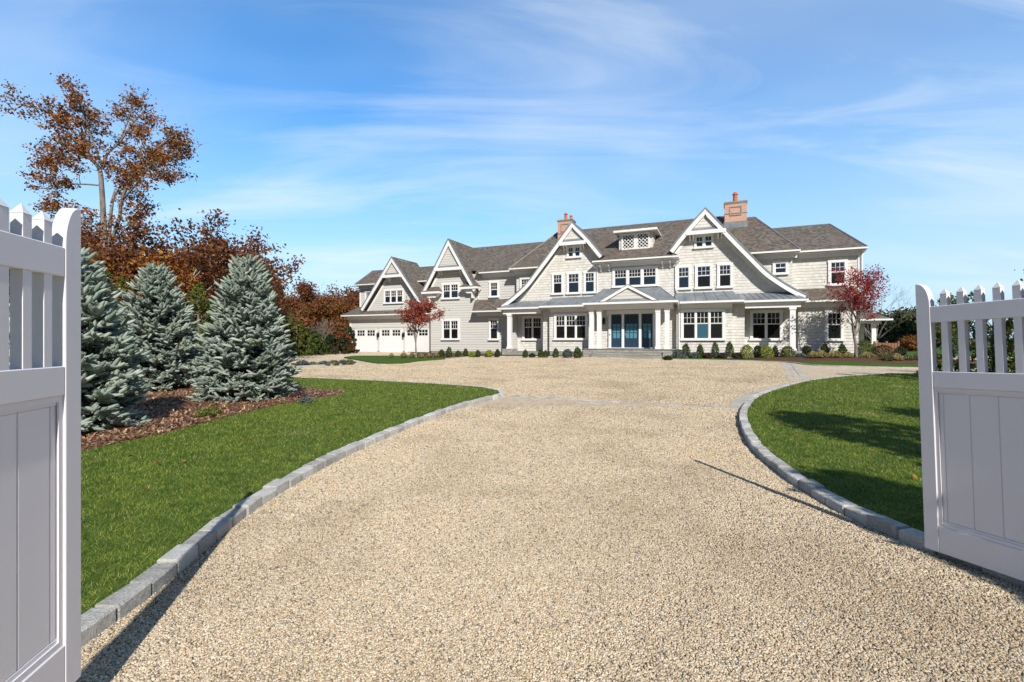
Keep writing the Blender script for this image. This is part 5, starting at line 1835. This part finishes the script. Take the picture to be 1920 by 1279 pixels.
def place_px(px, ybase, v=None, zoff=0.05):
    """stand a plant on the bed: either at a wall offset v in house coordinates or on the ground plane"""
    if v is None:
        x, y = G(px, ybase, zoff)
        return (x, y, gz(y) + zoff - 0.01), y
    a = (px - 960) / 900.0
    S, C = math.sin(TH), math.cos(TH)
    # depth along the view where the plane v is met
    t = (v + HO.x * S + HO.y * C) / (a * S + C)
    z = ZC - (ybase - 639.5) / 900.0 * t
    z = min(max(z, gz(t) + 0.02), gz(t) + 0.26)
    return (a * t, t, z), t

SH = [  # px, base y, top y, width px, leaf, shape, wall offset, label
    (1272, 672, 655, 27, 'leaf_blue', 'mound', -2.0, 'spreading dark juniper at the right end of the steps'),
    (1286, 669, 645, 17, 'leaf_green', 'cone', -1.7, 'upright boxwood right behind the spreading juniper'),
    (1302, 672, 661, 18, 'leaf_blue', 'mound', -1.9, 'low grey-blue mound between the first two upright boxwoods of the right bed'),
    (1313, 670, 647, 15, 'leaf_green', 'cone', -1.7, 'slim boxwood under the left light of the right bay window'),
    (1328, 672, 662, 16, 'leaf_plum', 'mound', -1.9, 'low dusky mound under the middle light of the right bay window'),
    (1341, 670, 643, 16, 'leaf_green', 'cone', -1.7, 'upright boxwood under the right light of the right bay window'),
    (1354, 672, 662, 17, 'leaf_plum', 'mound', -1.9, 'low dusky mound below the right end of the right bay window'),
    (1368, 669, 642, 17, 'leaf_green', 'cone', -1.7, 'tallest upright boxwood, at the outer corner of the right bay'),
    (1384, 671, 662, 20, 'leaf_plum', 'mound', -1.9, 'low dark mound left of the left yellow bush'),
    (1400, 672, 646, 24, 'leaf_yellow', 'mound', -2.0, 'yellow variegated bush just left of the right porch opening'),
    (1421, 669, 648, 16, 'leaf_dark', 'mound', -1.7, 'dark round bush between the two yellow bushes'),
    (1438, 672, 649, 24, 'leaf_yellow', 'mound', -2.1, 'bright yellow bush under the right porch window'),
    (1453, 669, 650, 14, 'leaf_dark', 'cone', -1.6, 'dark bush right of the bright yellow bush'),
    (1477, 673, 649, 26, 'leaf_cedar', 'mound', -2.1, 'large yellow-green bush left of the right porch column'),
    (1501, 673, 663, 20, 'leaf_blue', 'mound', -2.2, 'low blue-green mound at the foot of the right porch column'),
    (1512, 666, 648, 15, 'leaf_dark', 'mound', -0.7, 'dark round shrub just right of the right porch column'),
    (1546, 664, 645, 15, 'leaf_green', 'cone', -0.5, 'boxwood left of the ground-floor window of the right wing'),
    (1579, 664, 645, 16, 'leaf_green', 'cone', -0.5, 'boxwood under the right edge of the right wing window'),
    (1622, 668, 637, 32, 'leaf_cedar', 'mound', -0.6, 'big olive bush right of the crimson maple trunk'),
    (1656, 670, 647, 40, 'leaf_dark', 'mound', -0.9, 'broad dark bush in front of the cedar fence'),
    (1688, 666, 650, 18, 'leaf_dark', 'mound', 0.5, 'dark round shrub right of the cedar fence'),
    (985, 669.5, 657, 11, 'leaf_green', 'cone', None, 'small boxwood under the left edge of the left porch window'),
    (998, 669.5, 663, 12, 'leaf_dark', 'mound', None, 'low dark mound under the left porch window'),
    (1014, 669.5, 656, 12, 'leaf_green', 'cone', None, 'boxwood in front of the shingled pier of the left bay, outer one of the pair'),
    (1023, 669.5, 658, 12, 'leaf_green', 'cone', None, 'boxwood in front of the shingled pier of the left bay, inner one of the pair'),
    (1042, 670, 654, 13, 'leaf_green', 'cone', None, 'boxwood under the left light of the left bay window'),
    (1064, 670, 655, 19, 'leaf_blue', 'mound', None, 'round grey-green bush under the middle of the left bay window'),
    (1083, 670.5, 652, 17, 'leaf_green', 'cone', None, 'broad boxwood with a tall shoot left of the entrance steps'),
    (1252, 674, 668, 17, 'leaf_dark', 'mound', None, 'low green mat at the foot of the right stone pier'),
    (828, 669, 656, 12, 'leaf_green', 'mound', None, 'round boxwood under the left light of the lower window of the gabled middle bay'),
    (842, 669, 652, 13, 'leaf_green', 'cone', None, 'pointed boxwood under the lower window of the gabled middle bay'),
    (859, 669, 658, 12, 'leaf_green', 'mound', None, 'round boxwood under the right light of that lower window'),
    (873, 668, 655, 11, 'leaf_green', 'cone', None, 'slim boxwood left of the small yellow bush'),
    (885, 668.5, 660, 14, 'leaf_yellow', 'mound', None, 'small pale yellow bush on the clapboard stretch of wall'),
    (896, 668.5, 657, 10, 'leaf_green', 'mound', None, 'dark green boxwood right of the small yellow bush'),
    (917, 668.5, 657, 15, 'leaf_yellow', 'mound', None, 'yellow-green bush under the single window beside the left porch'),
    (933, 668.5, 656, 11, 'leaf_dark', 'cone', None, 'dark boxwood left of the left stone porch pier')]
for k, (px, yb, yt, w, leaf, shp, v, lab) in enumerate(SH):
    loc, t = place_px(px, yb, v)
    shrub('boxwood' if leaf in ('leaf_green', 'leaf_dark') else 'shrub', lab, loc, w / 900 * t, (ZC - (yt - 639.5) / 900 * t) - loc[2], leaf, 200 + k, shp, n=1300 if w > 14 else 800, size=.07)
LOWL = ['at the left tip, against the plump spruce', 'second from the spruce, grey', 'third from the spruce, low and brown', 'third from the right tip, the broadest', 'next to the right tip', 'at the right tip by the gravel']
for k, (px, yb, yt, w) in enumerate([(568, 685, 677, 22), (588, 685, 680, 16), (608, 684.5, 678, 20), (626, 683.5, 676.5, 18), (642, 682.5, 676, 15), (655, 682, 675.5, 14)]):
    loc, t = place_px(px, yb)
    shrub('lavender_shrub', 'low grey-green tuft in the small kerbed island, ' + LOWL[k], loc, w / 900 * t, (ZC - (yt - 639.5) / 900 * t) - loc[2], 'straw_green' if k % 2 else 'leaf_blue', 250 + k, 'mound', 420, .09, 'tufts in the kerbed island')


def grass_tuft(label, loc, w, h, leaf, seed, group, n=420):
    rng = np.random.default_rng(seed)
    a = rng.random(n) * 6.283
    r0 = 0.15 * w * np.sqrt(rng.random(n)); r1 = w * 0.5 * (0.25 + 0.75 * rng.random(n)); hz = h * (0.45 + 0.6 * rng.random(n)) * (1.1 - 0.5 * r1 / (w * .5))
    ca, sa = np.cos(a), np.sin(a)
    B = np.stack([ca * r0, sa * r0, np.zeros(n)], 1)
    Mi = np.stack([ca * (r0 + r1) * .5, sa * (r0 + r1) * .5, hz], 1)
    T = np.stack([ca * r1, sa * r1, hz * (0.55 + .4 * rng.random(n))], 1)
    sd = np.stack([-sa, ca, np.zeros(n)], 1) * 0.016
    V = np.stack([B - sd, B + sd, Mi + sd, Mi - sd, T], 1).reshape(-1, 3)
    I = np.arange(n)[:, None] * 5
    F = np.concatenate([I + np.array([[0, 1, 2]]), I + np.array([[0, 2, 3]]), I + np.array([[3, 2, 4]])], 1).reshape(-1, 3)
    o = link('ornamental_grass', np_mesh('ornamental_grass', V, F, M[leaf]), None, loc)
    return tag(o, label, 'grass tuft', group)
TG = [(734, 671.5, 665, 12, 'small straw tuft at the left end of the row by the garage'), (757, 672, 664, 18, 'straw tuft left of the pinkish maple trunk'), (773, 672, 664, 16, 'straw tuft touching the pinkish maple trunk'),
      (790, 672, 665, 14, 'straw tuft just right of the pinkish maple trunk'), (805, 671.5, 665, 14, 'straw tuft below the garage corner'), (818, 671, 664, 14, 'straw tuft left of the round boxwood')]
for k, (px, yb, yt, w, lab) in enumerate(TG):
    loc, t = place_px(px, yb, None, .04)
    grass_tuft(lab, loc, w / 900 * t * 1.15, (yb - yt) / 900 * t * 1.5, 'straw', 300 + k, 'straw tufts by the garage')
TR = [(1526, 673, 663, 24, 'straw', 'straw tuft at the left end of the right-hand bed'), (1541, 673, 662, 22, 'straw', 'straw tuft beneath the boxwood left of the wing window'),
      (1565, 674, 662, 28, 'straw', 'wide straw tuft below the right wing window'), (1590, 673, 664, 18, 'straw', 'straw tuft left of the crimson maple trunk'),
      (1627, 676, 665, 34, 'straw', 'wide straw tuft right of the crimson maple trunk'), (1664, 680, 668, 26, 'straw_green', 'green-centred tuft in front of the broad dark bush'),
      (1682, 680, 668, 22, 'straw', 'pale straw tuft beside the green-centred one'), (1702, 678, 669, 20, 'straw_green', 'olive tuft near the path'), (1720, 684, 670, 24, 'straw_green', 'green tuft next to the right gate post')]
for k, (px, yb, yt, w, leaf, lab) in enumerate(TR):
    y = 25.0 if px > 1650 else 26.5
    x = (px - 960) / 900 * y
    z = ZC - (yb - 639.5) / 900 * y
    grass_tuft(lab, (x, y, z), w / 900 * y * 1.25, (yb - yt) / 900 * y * 1.55, leaf, 320 + k, 'grass tufts in the right-hand bed', 520)


# ------------------------------------------------------------------ lawn blades, mulch chips, loose stones
def in_poly(P, poly):
    x, y = P[:, 0], P[:, 1]
    inside = np.zeros(len(P), bool)
    n = len(poly)
    for i in range(n):
        x0, y0 = poly[i]; x1, y1 = poly[(i + 1) % n]
        c = ((y0 > y) != (y1 > y))
        if c.any():
            xi = (x1 - x0) * (y - y0) / (y1 - y0 + 1e-12) + x0
            inside ^= c & (x < xi)
    return inside


def scatter(x0, x1, y0, y1, dens, poly, holes=(), fall=1.7, d0=3.0, margin=0.25):
    """points thinning out with distance from the entrance"""
    area = (x1 - x0) * (y1 - y0)
    n = int(area * dens)
    out = []
    for _ in range(max(1, n // 400000 + 1)):
        m = n // max(1, n // 400000 + 1)
        P = np.stack([RNG.uniform(x0, x1, m), RNG.uniform(y0, y1, m)], 1)
        d = np.hypot(P[:, 0], P[:, 1])
        k = (P[:, 1] > 0.8) & (np.abs(P[:, 0]) < P[:, 1] * 1.12 + margin)
        k &= RNG.random(m) < np.minimum(1, (d0 / np.maximum(d, .1)) ** fall)
        P = P[k]
        P = P[in_poly(P, poly)]
        for h in holes:
            P = P[~in_poly(P, h)]
        out.append(P)
    return np.vstack(out)


def blades(name, P, top, h, w, label):
    n = len(P)
    d = np.hypot(P[:, 0], P[:, 1])
    sc = np.maximum(1, d / 4.0)
    a = RNG.random(n) * 6.283
    ln = RNG.random(n) * 0.040 + 0.008
    b = RNG.random(n) * 6.283
    hh_ = h * (0.55 + 0.6 * RNG.random(n)) * np.minimum(1.35, sc ** 0.35)
    ww = w * sc ** 0.75
    z = SL * P[:, 1] + top
    side = np.stack([np.cos(a) * ww, np.sin(a) * ww, np.zeros(n)], 1)
    B = np.stack([P[:, 0], P[:, 1], z], 1)
    T = B + np.stack([np.cos(b) * ln, np.sin(b) * ln, hh_], 1)
    V = np.stack([B - side, B + side, T], 1).reshape(-1, 3)
    o = link(name, np_mesh(name, V, np.arange(3 * n).reshape(-1, 3), M['grass']))
    o['kind'] = 'stuff'; o['label'] = label
    o['category'] = 'grass'
    return o

PL = scatter(-16, 0.0, 1.5, 19, 13000, left_poly, [mulch_poly])
blades('grass', PL, LAWN_H - 0.005, 0.028, 0.0025, 'short mown green grass of the lawn left of the drive')
PR = scatter(2.5, 19, 1.8, 19, 13000, right_poly)
blades('grass', PR, LAWN_H - 0.005, 0.028, 0.0025, 'short mown green grass of the lawn right of the drive')

# wood chips on the near mulch
PC = scatter(-14, -3.8, 4.5, 14, 1500, mulch_poly, fall=1.4, d0=5.0)
n = len(PC)
u = unit(n, RNG); u[:, 2] *= 0.35; u /= np.linalg.norm(u, axis=1, keepdims=True)
v = np.cross(u, np.array([[0, 0, 1.0]])); v /= np.linalg.norm(v, axis=1, keepdims=True)
sc = (0.022 + 0.035 * RNG.random((n, 1)))
B = np.stack([PC[:, 0], PC[:, 1], SL * PC[:, 1] + LAWN_H + 0.02 + 0.012 * RNG.random(n)], 1)
V = np.stack([B - u * sc - v * sc * .25, B + u * sc - v * sc * .2, B + u * sc * .9 + v * sc * .25, B - u * sc + v * sc * .22], 1).reshape(-1, 3)
o = link('wood_chips', np_mesh('wood_chips', V, np.arange(4 * n).reshape(-1, 4), M['chip']))
o['kind'] = 'stuff'; o['category'] = 'mulch'; o['label'] = 'loose brown wood chips strewn under the blue spruces'

# stones of the gravel lying loose on the near drive
drive_poly = [(p.x, p.y) for p in kl if 0.5 < p.y < 11.5 and p.x > -2.2] + [(p.x, p.y) for p in reversed(kr) if 0.5 < p.y < 9.5]
PS = scatter(-2.1, 4.6, 1.7, 9.6, 25000, drive_poly, fall=1.7, d0=2.9)
court_poly = [(-0.1, 11.35), (-0.5, 12.6), (-7, 15.9), (-12, 18.2), (-9, 21.5), (-5.5, 26), (-3, 31), (4.5, 31), (9, 29), (14, 24.6), (9.2, 15.1), (6.3, 12.1), (4.5, 9.4)]
PS = np.vstack([PS, scatter(-12, 14.2, 9.3, 31, 23000, court_poly, fall=1.95, d0=2.9)])
n = len(PS)
r = (0.0031 + 0.0031 * RNG.random((n, 1))) * np.maximum(1, (np.hypot(PS[:, 0], PS[:, 1]) / 3.2) ** .45)[:, None]
ax1 = unit(n, RNG); ax1[:, 2] *= .5; ax1 /= np.linalg.norm(ax1, axis=1, keepdims=True)
t_ = unit(n, RNG)
ax2 = np.cross(ax1, t_); ax2 /= np.linalg.norm(ax2, axis=1, keepdims=True)
ax3 = np.cross(ax1, ax2)
B = np.stack([PS[:, 0], PS[:, 1], SL * PS[:, 1] + 0.003 + 0.004 * RNG.random(n)], 1)
a1, a2, a3 = ax1 * r * (1 + .45 * RNG.random((n, 1))), ax2 * r, ax3 * r * (.6 + .4 * RNG.random((n, 1)))
# squared-off pebble: 8 jittered corners
cs = np.array([(-1, -1, -1), (1, -1, -1), (1, 1, -1), (-1, 1, -1), (-1, -1, 1), (1, -1, 1), (1, 1, 1), (-1, 1, 1)], float) * .72
cj = cs[None] * (0.75 + 0.5 * RNG.random((n, 8, 3)))
V = B[:, None, :] + cj[..., 0:1] * a1[:, None] + cj[..., 1:2] * a2[:, None] + cj[..., 2:3] * a3[:, None]
q = np.array([(3, 2, 1, 0), (4, 5, 6, 7), (0, 1, 5, 4), (1, 2, 6, 5), (2, 3, 7, 6), (3, 0, 4, 7)])
F = (np.arange(n)[:, None, None] * 8 + q[None]).reshape(-1, 4)
o = link('loose_gravel', np_mesh('loose_gravel', V.reshape(-1, 3), F, M['pebble']))
o['kind'] = 'stuff'; o['category'] = 'gravel'; o['label'] = 'loose tan and cream gravel stones covering the drive'

# a few fallen leaves
PF = np.vstack([scatter(-6, 6, 2.2, 12, 1.2, [(-7, 2), (7, 2), (7, 13), (-7, 13)], [mulch_poly], fall=.6, d0=4), scatter(-9, -3.9, 5, 12, 14, mulch_poly, fall=.5, d0=5)])
PF = PF[in_poly(PF, left_poly) | in_poly(PF, right_poly)]
n = len(PF)
hz_ = np.full(n, LAWN_H + 0.03)
Cf = np.stack([PF[:, 0], PF[:, 1], SL * PF[:, 1] + hz_], 1)
a = RNG.random(n) * 6.283
u = np.stack([np.cos(a), np.sin(a), RNG.normal(size=n) * .25], 1) * (0.022 + .014 * RNG.random((n, 1)))
v = np.stack([-np.sin(a), np.cos(a), RNG.normal(size=n) * .25], 1) * (0.016 + .008 * RNG.random((n, 1)))
up = np.array([0, 0, 0.008])
V = np.stack([Cf - u, Cf + v * .9 + up, Cf + u, Cf - v + up], 1).reshape(-1, 3)
I = np.arange(n)[:, None] * 4
F = np.concatenate([I + np.array([[0, 1, 2]]), I + np.array([[0, 2, 3]])], 1).reshape(-1, 3)
o = link('fallen_leaves', np_mesh('fallen_leaves', V, F, M['leaf_oak']))
o['kind'] = 'stuff'; o['category'] = 'leaves'; o['label'] = 'stray brown leaves scattered over lawn and mulch'
